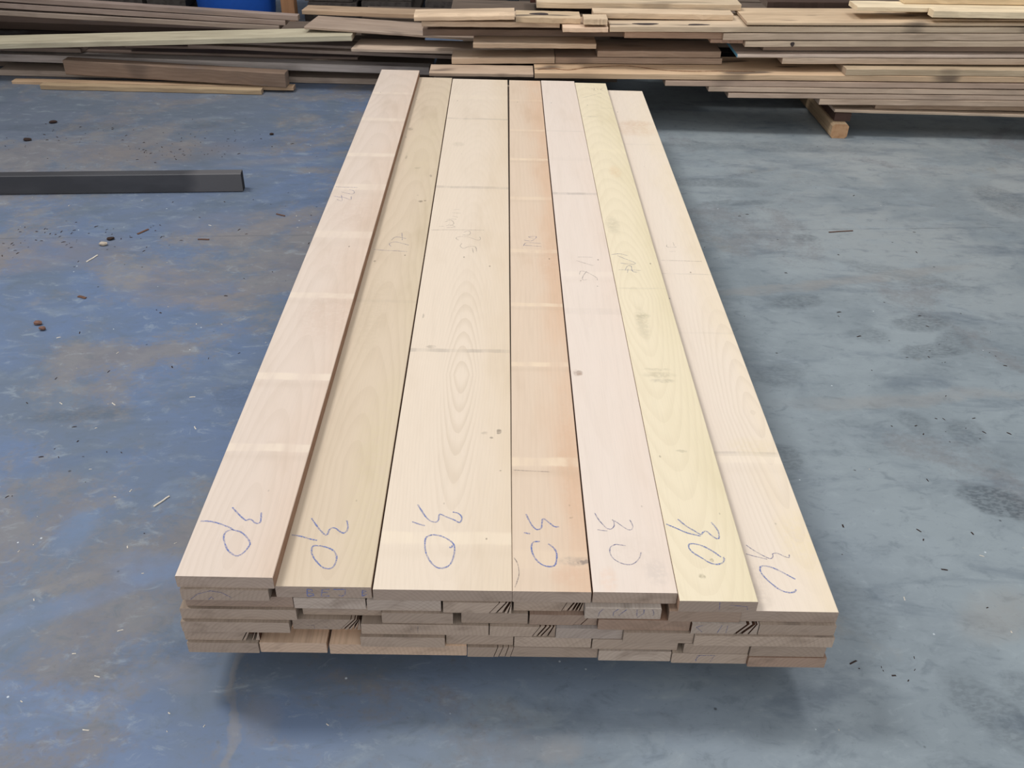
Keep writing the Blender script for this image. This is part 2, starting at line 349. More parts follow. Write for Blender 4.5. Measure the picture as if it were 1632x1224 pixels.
# ---------------------------------------------------------------- materials
def fresh_board(name, base, side, grain, pith, bands=(), spots=(), dark=0.16, fade=None):
    """planed-looking pale face of one of the seven top boards; side = colour at its right edge"""
    n = NT(name)
    co = n.coord()
    x, y, z = n.sep(co)
    px, d0, k, y0, sp, wob = pith
    rg = rings(n, x, y, z, px, d0, k, y0, sp, wob)
    blot = n.noise(n.comb(n.m('MULTIPLY', x, 9.0), n.m('MULTIPLY', y, 2.2), z), 1.0, 4.0, 0.6)
    fib = n.noise(n.comb(n.m('MULTIPLY', x, 420.0), n.m('MULTIPLY', y, 11.0), n.m('MULTIPLY', z, 420.0)), 1.0, 3.0, 0.6)
    wv = n.noise(n.comb(n.m('MULTIPLY', x, 45.0), n.m('MULTIPLY', y, 1.6), z), 1.0, 3.0, 0.5)
    col = n.mix(n.ss(n.m('ADD', x, n.m('MULTIPLY', n.m('SUBTRACT', blot, 0.5), 0.20)), side[1], side[2]), base, side[0])
    d = lambda s: tuple(c * s for c in base)
    dk = (base[0] * 0.74, base[1] * 0.70, base[2] * 0.64)
    gr = grain * 0.75
    if fade:   # the figure shows only in a strip round the heart of the board
        gr = n.m('MULTIPLY_ADD', n.m('MULTIPLY', n.ss(n.m('ABSOLUTE', n.m('SUBTRACT', x, px)), fade[0], fade[1], 1.0, 0.0), n.ss(n.m('ABSOLUTE', n.m('SUBTRACT', y, y0)), fade[2], fade[3], 1.0, 0.0)), gr * 0.8, gr * 0.2)
    col = n.mix(n.m('MULTIPLY', rg, gr), col, dk)
    col = n.mix(n.ss(blot, 0.48, 0.78, 0.0, dark * 2.0), col, dk)
    col = n.mix(n.ss(wv, 0.5, 0.8, 0.0, 0.12), col, dk)
    col = n.mix(n.ss(fib, 0.45, 0.75, 0.0, 0.13), col, d(0.68))
    wob2 = n.m('MULTIPLY', n.m('SUBTRACT', n.noise(co, 14.0, 3.0), 0.5), 0.012)
    yy = n.m('ADD', y, wob2)
    patch = n.noise(n.comb(n.m('MULTIPLY', x, 22.0), n.m('MULTIPLY', y, 5.0), z), 1.0, 3.0)
    for (by, hw, s) in bands:
        b = n.ss(n.m('ABSOLUTE', n.m('SUBTRACT', yy, by)), hw * 0.55, hw, 1.0, 0.0)
        b = n.m('MULTIPLY', b, n.ss(patch, 0.3, 0.62, 0.15, 1.0))
        if s > 0:
            col = n.mix(n.m('MULTIPLY', b, s), col, (min(base[0] * 1.12, .9), min(base[1] * 1.13, .86), min(base[2] * 1.08, .8)))
            e = n.ss(n.m('ABSOLUTE', n.m('SUBTRACT', yy, by - hw * 1.9)), 0.0, hw * 1.2, 1.0, 0.0)
            col = n.mix(n.m('MULTIPLY', n.m('MULTIPLY', e, patch), s * 0.40), col, dk)
        else:
            col = n.mix(n.m('MULTIPLY', b, -s), col, (0.20, 0.18, 0.165))
    xw = n.m('ADD', x, n.m('MULTIPLY', n.m('SUBTRACT', n.noise(co, 55.0, 3.0), 0.5), 0.006))
    yw = n.m('ADD', y, n.m('MULTIPLY', n.m('SUBTRACT', n.noise(n.vadd(co, (3, 1, 5)), 40.0, 3.0), 0.5), 0.014))
    brk = n.ss(n.noise(n.vadd(co, (1, 6, 2)), 90.0, 3.0), 0.34, 0.58, 0.25, 1.0)
    for (sx, sy, rx, ry, s, c) in spots:
        if c is BLK:
            rx, ry, s = rx * 0.6, ry * 0.6, s * 0.8
        sf = 0.6 if max(rx, ry) < 0.015 else 0.95
        col = n.mix(n.m('MULTIPLY', n.m('MULTIPLY', n.ellipse(xw, yw, sx, sy, rx, ry, 0, sf), brk), s * 0.8), col, c)
    # scattered pin-sized dark flecks
    vd, vc = n.vor(n.comb(n.m('MULTIPLY', x, 1.0), n.m('MULTIPLY', y, 0.55), z), 26.0)
    pick = n.m('GREATER_THAN', n.sep(vc)[0], 0.86)
    col = n.mix(n.m('MULTIPLY', n.m('MULTIPLY', n.ss(vd, 0.03, 0.085, 1.0, 0.0), pick), 0.6), col, (0.10, 0.075, 0.06))
    n.bump(n.m('ADD', n.m('MULTIPLY', fib, 0.5), n.m('MULTIPLY', rg, 0.5)), 0.12, 0.001)
    return n.finish(col, 0.62, 0.25)


def end_grain():
    """sawn, greyed board ends; the board's own colour comes from its object colour"""
    n = NT('sawn_end_grain')
    co = n.coord()
    inf = n.info()
    rnd = inf['Random']
    x, y, z = n.sep(co)
    px = n.m('MULTIPLY_ADD', n.m('FRACT', n.m('MULTIPLY', rnd, 17.31)), 0.26, -0.05)
    dd = n.m('MULTIPLY_ADD', n.m('FRACT', n.m('MULTIPLY', rnd, 7.77)), 0.10, 0.012)
    dx = n.m('SUBTRACT', x, px)
    dz = n.m('ADD', z, dd)
    r = n.m('SQRT', n.m('ADD', n.m('MULTIPLY', dx, dx), n.m('MULTIPLY', dz, dz)))
    off = n.comb(n.m('MULTIPLY', rnd, 31.0), n.m('MULTIPLY', rnd, 11.0), 0.0)
    nz = n.noise(n.vadd(n.vmul(co, (30, 30, 50)), off), 1.0, 4.0, 0.6)
    r = n.m('ADD', r, n.m('MULTIPLY', nz, 0.003))
    rg = n.ss(n.m('FRACT', n.m('DIVIDE', r, 0.0075)), 0.3, 0.95)
    sawc = n.m('ADD', n.m('MULTIPLY', x, 0.62), n.m('MULTIPLY', z, -0.78))
    saw = n.noise(n.comb(n.m('MULTIPLY', sawc, 620.0), n.m('MULTIPLY', rnd, 9.0), 0.0), 1.0, 2.0)
    pt = n.noise(n.vadd(n.vmul(co, (16, 16, 30)), off), 1.0, 3.0)
    c = n.mix(0.55, lin(160, 144, 132), inf['Color'], 'MIX')
    c = n.mix(1.0, c, (1.12, 1.09, 1.06), 'MULTIPLY')
    c = n.mix(n.m('MULTIPLY', rg, 0.13), c, lin(96, 80, 70))
    c = n.mix(n.ss(saw, 0.45, 0.75, 0.0, 0.28), c, lin(96, 84, 76))
    c = n.mix(n.ss(pt, 0.5, 0.8, 0.0, 0.5), c, lin(104, 88, 76))
    c = n.mix(n.ss(n.m('FRACT', n.m('MULTIPLY', rnd, 5.13)), 0.0, 1.0, 0.0, 0.32), c, lin(112, 98, 88))
    n.bump(saw, 0.25, 0.001)
    return n.finish(c, 0.85, 0.15)


def rough_wood(name, stain, weather):
    """sawn board whose ground colour is its object colour"""
    n = NT(name)
    co = n.coord()
    inf = n.info()
    rnd = inf['Random']
    x, y, z = n.sep(co)
    sh = n.m('MULTIPLY', rnd, 40.0)
    y = n.m('ADD', y, sh)
    px = n.m('MULTIPLY_ADD', n.m('FRACT', n.m('MULTIPLY', rnd, 13.7)), 0.2, 0.0)
    rg = rings(n, x, y, z, px, 0.02, 0.0, 0.0, 0.006, 0.09)
    fib = n.noise(n.comb(n.m('MULTIPLY', x, 260.0), n.m('MULTIPLY', y, 7.0), n.m('MULTIPLY', z, 260.0)), 1.0, 3.0, 0.6)
    wv = n.noise(n.comb(n.m('MULTIPLY', x, 26.0), n.m('MULTIPLY', y, 1.4), n.m('MULTIPLY', z, 26.0)), 1.0, 3.0, 0.55)
    bl = n.noise(n.comb(n.m('MULTIPLY', x, 10.0), n.m('MULTIPLY', y, 2.6), n.m('MULTIPLY', z, 14.0)), 1.0, 4.0, 0.6)
    kn = n.noise(n.comb(n.m('MULTIPLY', x, 15.0), n.m('MULTIPLY', y, 3.2), n.m('MULTIPLY', z, 3.0)), 1.0, 1.0)
    c = n.mix(1.0, inf['Color'], n.mix(n.ss(bl, 0.3, 0.75), (1.08, 1.07, 1.05), (0.80, 0.78, 0.76)), 'MULTIPLY')
    dk = n.mix(1.0, inf['Color'], (0.55, 0.50, 0.46), 'MULTIPLY')
    c = n.mix(n.m('MULTIPLY', rg, 0.22), c, dk)
    c = n.mix(n.ss(wv, 0.5, 0.78, 0.0, 0.45), c, dk)
    c = n.mix(n.ss(fib, 0.45, 0.75, 0.0, 0.35), c, dk)
    c = n.mix(n.ss(kn, 0.60, 0.72, 0.0, stain), c, lin(74, 66, 62))
    c = n.mix(n.ss(bl, 0.56, 0.8, 0.0, weather), c, lin(120, 118, 120))
    n.bump(n.m('ADD', fib, n.m('MULTIPLY', wv, 0.4)), 0.3, 0.0015)
    return n.finish(c, 0.8, 0.18)


def mark_mat(name, color, lo, hi, base_alpha):
    n = NT(name)
    co = n.coord()
    a = n.noise(co, 420.0, 2.0)
    b = n.noise(co, 60.0, 2.0)
    al = n.m('MULTIPLY', n.ss(a, lo, hi, base_alpha * 0.35, base_alpha), n.ss(b, 0.3, 0.6, 0.55, 1.0))
    n.put(n.bsdf.inputs['Alpha'], al)
    return n.finish(color, 0.7, 0.2)


def plain(name, color, rough, spec=0.3, var=0.25, scale=12.0, second=None):
    n = NT(name)
    co = n.coord()
    a = n.noise(co, scale, 4.0, 0.6)
    b = n.noise(n.vadd(co, (5, 2, 9)), scale * 9, 3.0)
    sec = second or tuple(c * 0.6 for c in color)
    c = n.mix(n.ss(a, 0.4, 0.75, 0.0, var * 2), color, sec)
    c = n.mix(n.ss(b, 0.45, 0.8, 0.0, var), c, tuple(q * 0.6 for q in color))
    n.bump(b, 0.2, 0.001)
    return n.finish(c, rough, spec)


def floor_mat():
    n = NT('painted_concrete')
    co = n.coord()
    x, y, z = n.sep(co)
    big = n.noise(co, 0.55, 3.0, 0.5)
    mid = n.noise(co, 1.9, 6.0, 0.62, distort=0.4)
    fin = n.noise(co, 9.0, 5.0, 0.65)
    grit = n.noise(co, 75.0, 3.0, 0.6)
    scuff = n.noise(n.comb(n.m('MULTIPLY', x, 2.6), n.m('MULTIPLY', y, 7.5), 0.0), 1.0, 6.0, 0.66, distort=0.5)
    scuf2 = n.noise(n.vadd(n.comb(n.m('MULTIPLY', x, 5.0), n.m('MULTIPLY', y, 9.0), 0.0), (7, 3, 0)), 1.0, 5.0, 0.6, distort=0.8)
    rightness = n.ss(n.m('ADD', x, n.m('MULTIPLY', n.m('SUBTRACT', big, 0.5), 1.6)), -0.7, 0.9)
    blue = lin(94, 111, 140)
    grey = lin(141, 151, 157)
    c = n.mix(rightness, blue, grey)
    far = n.m('MULTIPLY', n.ss(n.m('ADD', y, n.m('MULTIPLY', big, 1.2)), 1.6, 3.0), n.ss(x, 0.4, 1.6))
    c = n.mix(n.m('MULTIPLY', far, 0.7), c, lin(152, 156, 157))
    farl = n.m('MULTIPLY', n.ss(n.m('ADD', y, n.m('MULTIPLY', mid, 1.2)), 2.0, 3.4), n.ss(x, -0.6, -1.6))
    c = n.mix(n.m('MULTIPLY', farl, 0.7), c, lin(104, 109, 118))
    c = n.mix(n.ss(mid, 0.42, 0.62, 0.0, 0.75), c, n.mix(rightness, lin(96, 106, 119), lin(122, 132, 139)))
    c = n.mix(n.ss(scuff, 0.5, 0.72, 0.0, 0.55), c, lin(84, 96, 110))
    c = n.mix(n.m('MULTIPLY', n.ss(scuf2, 0.52, 0.72), n.ss(rightness, 0.0, 1.0, 0.25, 0.6)), c, lin(142, 152, 159))
    # dry dust, thicker on the left where the traffic brings it in
    dn = n.noise(n.vadd(co, (2.3, 7.7, 0)), 1.5, 7.0, 0.63, distort=0.6)
    dn = n.m('ADD', dn, n.m('ADD', n.m('MULTIPLY', n.m('SUBTRACT', fin, 0.5), 0.22), n.m('MULTIPLY', n.m('SUBTRACT', grit, 0.5), 0.16)))
    dust_l = n.m('MULTIPLY', n.ss(dn, 0.47, 0.60), n.ss(rightness, 0.0, 1.0, 0.85, 0.0))
    dust_r = n.m('MULTIPLY', n.ss(dn, 0.56, 0.70), n.ss(rightness, 0.0, 1.0, 0.0, 0.50))
    dcol = n.mix(n.ss(fin, 0.35, 0.7), lin(111, 109, 113), lin(122, 120, 121))
    c = n.mix(n.m('MAXIMUM', dust_l, dust_r), c, dcol)
    # ochre crumbs of dust
    oc = n.noise(n.vadd(co, (9.1, 1.7, 0)), 2.6, 6.0, 0.65)
    c = n.mix(n.ss(oc, 0.62, 0.74, 0.0, 0.45), c, lin(134, 129, 120))
    c = n.mix(n.ss(fin, 0.55, 0.8, 0.0, 0.30), c, lin(86, 96, 106))
    c = n.mix(n.ss(grit, 0.60, 0.78, 0.0, 0.25), c, lin(70, 78, 86))
    mott = n.noise(n.comb(n.m('MULTIPLY', x, 15.0), n.m('MULTIPLY', y, 26.0), 0.0), 1.0, 6.0, 0.7, distort=0.7)
    c = n.mix(n.ss(mott, 0.52, 0.72, 0.0, 0.42), c, lin(88, 99, 109))
    c = n.mix(n.ss(mott, 0.46, 0.28, 0.0, 0.35), c, lin(156, 166, 172))
    # smudges and shoe prints
    wx = n.m('ADD', x, n.m('MULTIPLY', n.m('SUBTRACT', fin, 0.5), 0.08))
    wy = n.m('ADD', y, n.m('MULTIPLY', n.m('SUBTRACT', n.noise(n.vadd(co, (4, 4, 4)), 9.0, 5.0), 0.5), 0.08))
    tread = n.ss(n.noise(n.comb(n.m('MULTIPLY', x, 60.0), n.m('MULTIPLY', y, 120.0), 0.0), 1.0, 2.0), 0.40, 0.60)
    for (fx, fy, rx, ry, an, s) in PRINTS:
        e = n.ellipse(wx, wy, fx, fy, rx, ry, an, 0.5)
        c = n.mix(n.m('MULTIPLY', n.m('MULTIPLY', e, n.m('MULTIPLY_ADD', tread, 0.5, 0.5)), s * 0.75), c, lin(62, 70, 78))
    # clean repainted rectangle, wheel streaks and the saw-cut joint
    wx2 = n.m('ADD', x, n.m('MULTIPLY', n.m('SUBTRACT', mid, 0.5), 0.16))
    wy2 = n.m('ADD', y, n.m('MULTIPLY', n.m('SUBTRACT', dn, 0.5), 0.16))
    for (fx, fy, rx, ry, an, s, sc) in STREAKS:
        e = n.ellipse(wx2, wy2, fx, fy, rx, ry, an, 0.9)
        c = n.mix(n.m('MULTIPLY', n.m('MULTIPLY', e, n.ss(fin, 0.3, 0.6, 0.4, 1.0)), s * 0.8), c, sc)
    jy = n.m('SUBTRACT', y, n.m('MULTIPLY_ADD', x, 0.075, 2.02))
    jn = n.ss(n.m('ABSOLUTE', n.m('ADD', jy, n.m('MULTIPLY', n.m('SUBTRACT', grit, 0.5), 0.004))), 0.001, 0.004, 1.0, 0.0)
    c = n.mix(n.m('MULTIPLY', jn, n.ss(fin, 0.4, 0.6, 0.1, 0.6)), c, lin(78, 84, 92))
    # paint and sawdust flecks
    vd, vc = n.vor(co, 19.0)
    vs_ = n.sep(vc)
    fl = n.m('MULTIPLY', n.ss(vd, 0.025, 0.06, 1.0, 0.0), n.m('GREATER_THAN', vs_[0], 0.84))
    c = n.mix(n.m('MULTIPLY', fl, 0.8), c, lin(205, 212, 218))
    vd2, vc2 = n.vor(n.vadd(co, (0.37, 0.11, 0)), 15.0)
    fl2 = n.m('MULTIPLY', n.ss(vd2, 0.03, 0.075, 1.0, 0.0), n.m('GREATER_THAN', n.sep(vc2)[1], 0.80))
    c = n.mix(n.m('MULTIPLY', fl2, 0.75), c, lin(44, 44, 50))
    n.bump(n.m('ADD', n.m('MULTIPLY', grit, 0.3), fin), 0.10, 0.002)
    rgh = n.m('MULTIPLY_ADD', n.m('MAXIMUM', dust_l, dust_r), 0.2, 0.46)
    return n.finish(c, n.m('MULTIPLY_ADD', fin, 0.12, rgh), 0.28)


PRINTS = [
    (1.342, 1.415, .10, .05, .3, .55), (1.40, 1.30, .07, .05, 1.0, .35), (1.298, 1.245, .09, .04, .2, .5),
    (1.15, 1.33, .06, .05, 0, .35), (1.207, 0.556, .085, .05, -.35, .85), (0.93, -0.045, .10, .055, -.9, .45),
    (1.02, 0.0, .05, .04, -.9, .35), (1.244, .834, .06, .05, .8, .4), (1.12, .88, .04, .05, 0, .35),
    (.966, 1.543, .09, .05, .2, .5), (.80, 1.10, .07, .06, .4, .35), (1.117, 2.03, .05, .03, .2, .5),
    (1.40, 1.75, .22, .05, -.5, .35), (2.067, 2.43, .10, .16, .2, .45), (.87, 2.55, .22, .05, 0, .45),
    (.95, 2.35, .14, .03, .1, .4), (1.75, 1.25, .07, .08, .3, .4), (.72, .72, .05, .05, 0, .5),
    (-2.05, 3.05, .3, .06, .1, .35), (-1.45, 3.12, .10, .05, 0, .35), (-1.05, 2.9, .12, .06, .2, .25),
    (-.85, 2.25, .18, .03, .3, .25), (-.62, 1.25, .10, .05, 0, .25), (-.75, .95, .08, .05, .4, .35),
    (-1.15, .85, .14, .03, .2, .35), (-.62, .07, .05, .05, 0, .3), (-.80, .03, .07, .04, .5, .25),
    (.88, -.22, .12, .05, -.6, .3), (.75, .20, .06, .08, .2, .25), (1.25, 3.0, .5, .06, 0, .35),
]
B_ = lin(88, 104, 130)
D_ = lin(126, 123, 123)
STREAKS = [
    (-1.11, .64, .17, .022, .29, .7, B_), (-.99, .685, .10, .012, .2, .5, B_),
    (-.985, .41, .045, .075, .12, .8, lin(100, 120, 150)), (-.75, .30, .11, .05, -.2, .75, lin(104, 124, 156)),
    (-.515, -.07, .008, .17, .07, .75, D_), (-.56, .12, .05, .05, .2, .6, D_), (-.47, -.09, .035, .05, 0, .45, D_),
    (-1.0, .22, .28, .012, .55, .5, D_), (-.95, .17, .30, .03, .55, .6, lin(102, 121, 152)),
    (-.62, .0, .05, .035, -.5, .5, D_), (.11, -.13, .035, .025, 0, .3, lin(150, 144, 140)), (-.70, .0, .1, .03, .6, .35, D_),
    (1.05, .20, .10, .06, .6, .5, lin(146, 142, 136)), (1.15, .98, .35, .03, .1, .45, lin(148, 144, 140)),
    (.92, 1.62, .25, .03, .25, .55, lin(146, 142, 138)), (1.35, 1.75, .30, .03, .25, .5, lin(148, 144, 140)),
    (-1.55, 2.75, .36, .13, .1, .6, lin(116, 108, 106)), (-1.0, 2.68, .25, .04, .3, .5, D_),
    (-1.75, 2.5, .35, .06, .05, .4, lin(128, 120, 118)), (-1.8, 1.75, .45, .14, .1, .6, lin(120, 112, 110)),
    (-1.1, 1.55, .26, .12, -.3, .6, lin(124, 116, 114)), (-1.3, 1.62, .07, .12, .3, .5, lin(140, 134, 122)),
    (-.95, 2.03, .30, .12, .1, .5, lin(122, 116, 116)), (-1.25, 2.48, .05, .03, 0, .6, lin(150, 150, 152)),
]


def material_slots(o, *mats):
    for m_ in mats:
        o.data.materials.append(m_)


# ---------------------------------------------------------------- geometry helpers
def link(o, parent=None):
    COL.objects.link(o)
    if parent is not None:
        o.parent = parent
    return o


def tag(o, label, category, group=None):
    o['label'] = label
    o['category'] = category
    if group:
        o['group'] = group
    return o


def mesh_from_bm(name, bm):
    bmesh.ops.recalc_face_normals(bm, faces=bm.faces)
    me = bpy.data.meshes.new(name)
    bm.to_mesh(me)
    bm.free()
    return me


def sweep(bm, profile, ys, warp, cap0=True, cap1=True):
    """sweep an (x, z) profile along y; end caps use material slot 1"""
    ringsv = []
    for y in ys:
        dx, dz, sx = warp(y)
        ringsv.append([bm.verts.new((px * sx + dx, y, pz + dz)) for px, pz in profile])
    k = len(profile)
    for a, b in zip(ringsv[:-1], ringsv[1:]):
        for i in range(k):
            bm.faces.new((a[i], a[(i + 1) % k], b[(i + 1) % k], b[i]))
    if cap0:
        bm.faces.new(ringsv[0]).material_index = 1
    if cap1:
        bm.faces.new(ringsv[-1]).material_index = 1


def chamfered(w, t, c):
    return [(c, 0), (w - c, 0), (w, c), (w, t - c), (w - c, t), (c, t), (0, t - c), (0, c)]


def plank_mesh(name, w, L, t, seed, chamfer=0.0012, wob=0.0005, bow=0.0, gashes=None, profile=None, steps=10, bow_up=None):
    """one sawn board: x across, y along from its near end, z up. gashes: torn slits (x at top, x at bottom, width)"""
    rnd = random.Random(seed)
    bm = bmesh.new()
    prof = profile or chamfered(w, t, chamfer)
    g = 0.016 if gashes else 0.0
    ys = [g + (L - g) * i / steps for i in range(steps + 1)]
    offs = {}
    for i, y in enumerate(ys):
        s = math.sin(math.pi * y / L)
        offs[y] = (rnd.uniform(-wob, wob) if 0 < i < steps else 0.0, bow * s, 1.0)
    sweep(bm, prof, ys, lambda q: offs[q])
    if gashes:
        for f_ in bm.faces:
            if all(abs(v.co.y - g) < 1e-6 for v in f_.verts):
                f_.material_index = 2
    if gashes:
        edges = [(0.0, 0.0)]
        for (xt, xb, ww) in gashes:
            edges.append((xt - ww / 2, xb - ww / 2))
            edges.append((xt + ww / 2, xb + ww / 2))
        edges.append((w, w))
        for i in range(0, len(edges), 2):
            (t0, b0), (t1, b1) = edges[i], edges[i + 1]
            cl = lambda q: min(max(q, 0.0), w)
            t0, b0, t1, b1 = cl(t0), cl(b0), cl(t1), cl(b1)
            if t1 - t0 < 5e-4 and b1 - b0 < 5e-4:
                continue
            t1, b1 = max(t1, t0 + 3e-4), max(b1, b0 + 3e-4)
            yy = rnd.uniform(0, 0.002) if i else 0.0
            lo = [bm.verts.new(q) for q in ((b0, yy, 0), (b1, yy, 0), (t1, yy, t), (t0, yy, t))]
            hi = [bm.verts.new((v.co.x, g, v.co.z)) for v in lo]
            bm.faces.new(lo).material_index = 1
            for a in range(4):
                bm.faces.new((lo[a], lo[(a + 1) % 4], hi[(a + 1) % 4], hi[a])).material_index = 2 if a in (1, 3) else 0
    return mesh_from_bm(name, bm)


def smooth_line(pts, n=4):
    if len(pts) < 3:
        return pts
    out = []
    P = [pts[0]] + list(pts) + [pts[-1]]
    for i in range(1, len(P) - 2):
        p0, p1, p2, p3 = P[i - 1], P[i], P[i + 1], P[i + 2]
        for j in range(n):
            u = j / n
            out.append(tuple(0.5 * (2 * b + (c - a) * u + (2 * a - 5 * b + 4 * c - d) * u * u + (3 * b - a - 3 * c + d) * u ** 3)
                             for a, b, c, d in zip(p0, p1, p2, p3)))
    out.append(tuple(pts[-1]))
    return out


def stroke_mesh(name, strokes, width, to3d, seed, smooth=True):
    rnd = random.Random(seed)
    verts, faces = [], []
    for st in strokes:
        pts = smooth_line(st) if smooth else list(st)
        base = len(verts)
        for i, (u, v) in enumerate(pts):
            a = pts[max(i - 1, 0)]
            b = pts[min(i + 1, len(pts) - 1)]
            dx, dy = b[0] - a[0], b[1] - a[1]
            l = math.hypot(dx, dy) or 1.0
            hw = width * 0.5 * rnd.uniform(0.7, 1.2)
            nx, ny = -dy / l * hw, dx / l * hw
            verts.append(to3d(u + nx, v + ny))
            verts.append(to3d(u - nx, v - ny))
        for i in range(len(pts) - 1):
            q = base + 2 * i
            faces.append((q, q + 1, q + 3, q + 2))
    me = bpy.data.meshes.new(name)
    me.from_pydata(verts, [], faces)
    me.update()
    return me


# ---------------------------------------------------------------- the floor
FLOOR = floor_mat()
bm = bmesh.new()
for (x0, x1, y0, y1) in ((-9, 9, -6, 9),):
    vs4 = [bm.verts.new(q) for q in ((x0, y0, 0), (x1, y0, 0), (x1, y1, 0), (x0, y1, 0))]
    lo4 = [bm.verts.new((v.co.x, v.co.y, -0.15)) for v in vs4]
    bm.faces.new(vs4)
    bm.faces.new(lo4[::-1])
    for i in range(4):
        bm.faces.new((vs4[i], lo4[i], lo4[(i + 1) % 4], vs4[(i + 1) % 4]))
floor = link(bpy.data.objects.new('floor', mesh_from_bm('floor', bm)))
material_slots(floor, FLOOR)
floor['kind'] = 'structure'
floor['label'] = 'worn blue-grey painted concrete floor with dust, scuffs and shoe prints'

# unseen dark walls, added to block light from the left, right and back
WALL = plain('dark_shade_wall', lin(74, 76, 80), 0.7, 0.2, 0.2, 1.5)
for (nm, lo, hi, rib) in (('shade_wall_left', (-3.62, 2.6, 0), (-3.5, 6.4, 5.5), 1), ('shade_wall_right', (3.5, -3.0, 0), (3.62, 6.4, 3.2), 2), ('shade_wall_back', (-3.62, 6.4, 0), (3.62, 6.52, 4.6), 0)):
    bm = bmesh.new()
    pts = []
    n_ = 26
    for i in range(n_ + 1):
        u = i / n_
        a = lo[1 if rib else 0] + (hi[1 if rib else 0] - lo[1 if rib else 0]) * u
        off = 0.03 * (i % 2)
        pts.append(((hi[0] - off, a) if rib == 1 else (lo[0] + off, a) if rib == 2 else (a, lo[1] + off)))
    back = [(lo[0], lo[1]), (lo[0], hi[1])] if rib == 1 else [(hi[0], lo[1]), (hi[0], hi[1])] if rib == 2 else [(lo[0], hi[1]), (hi[0], hi[1])]
    ring = pts + back[::-1]
    b0 = [bm.verts.new((px, py, lo[2])) for px, py in ring]
    b1 = [bm.verts.new((px, py, hi[2])) for px, py in ring]
    for i in range(len(ring)):
        k_ = (i + 1) % len(ring)
        bm.faces.new((b0[i], b0[k_], b1[k_], b1[i]))
    bm.faces.new(b1)
    bm.faces.new(b0[::-1])
    o = link(bpy.data.objects.new(nm, mesh_from_bm(nm, bm)))
    material_slots(o, WALL)
    o['kind'] = 'structure'

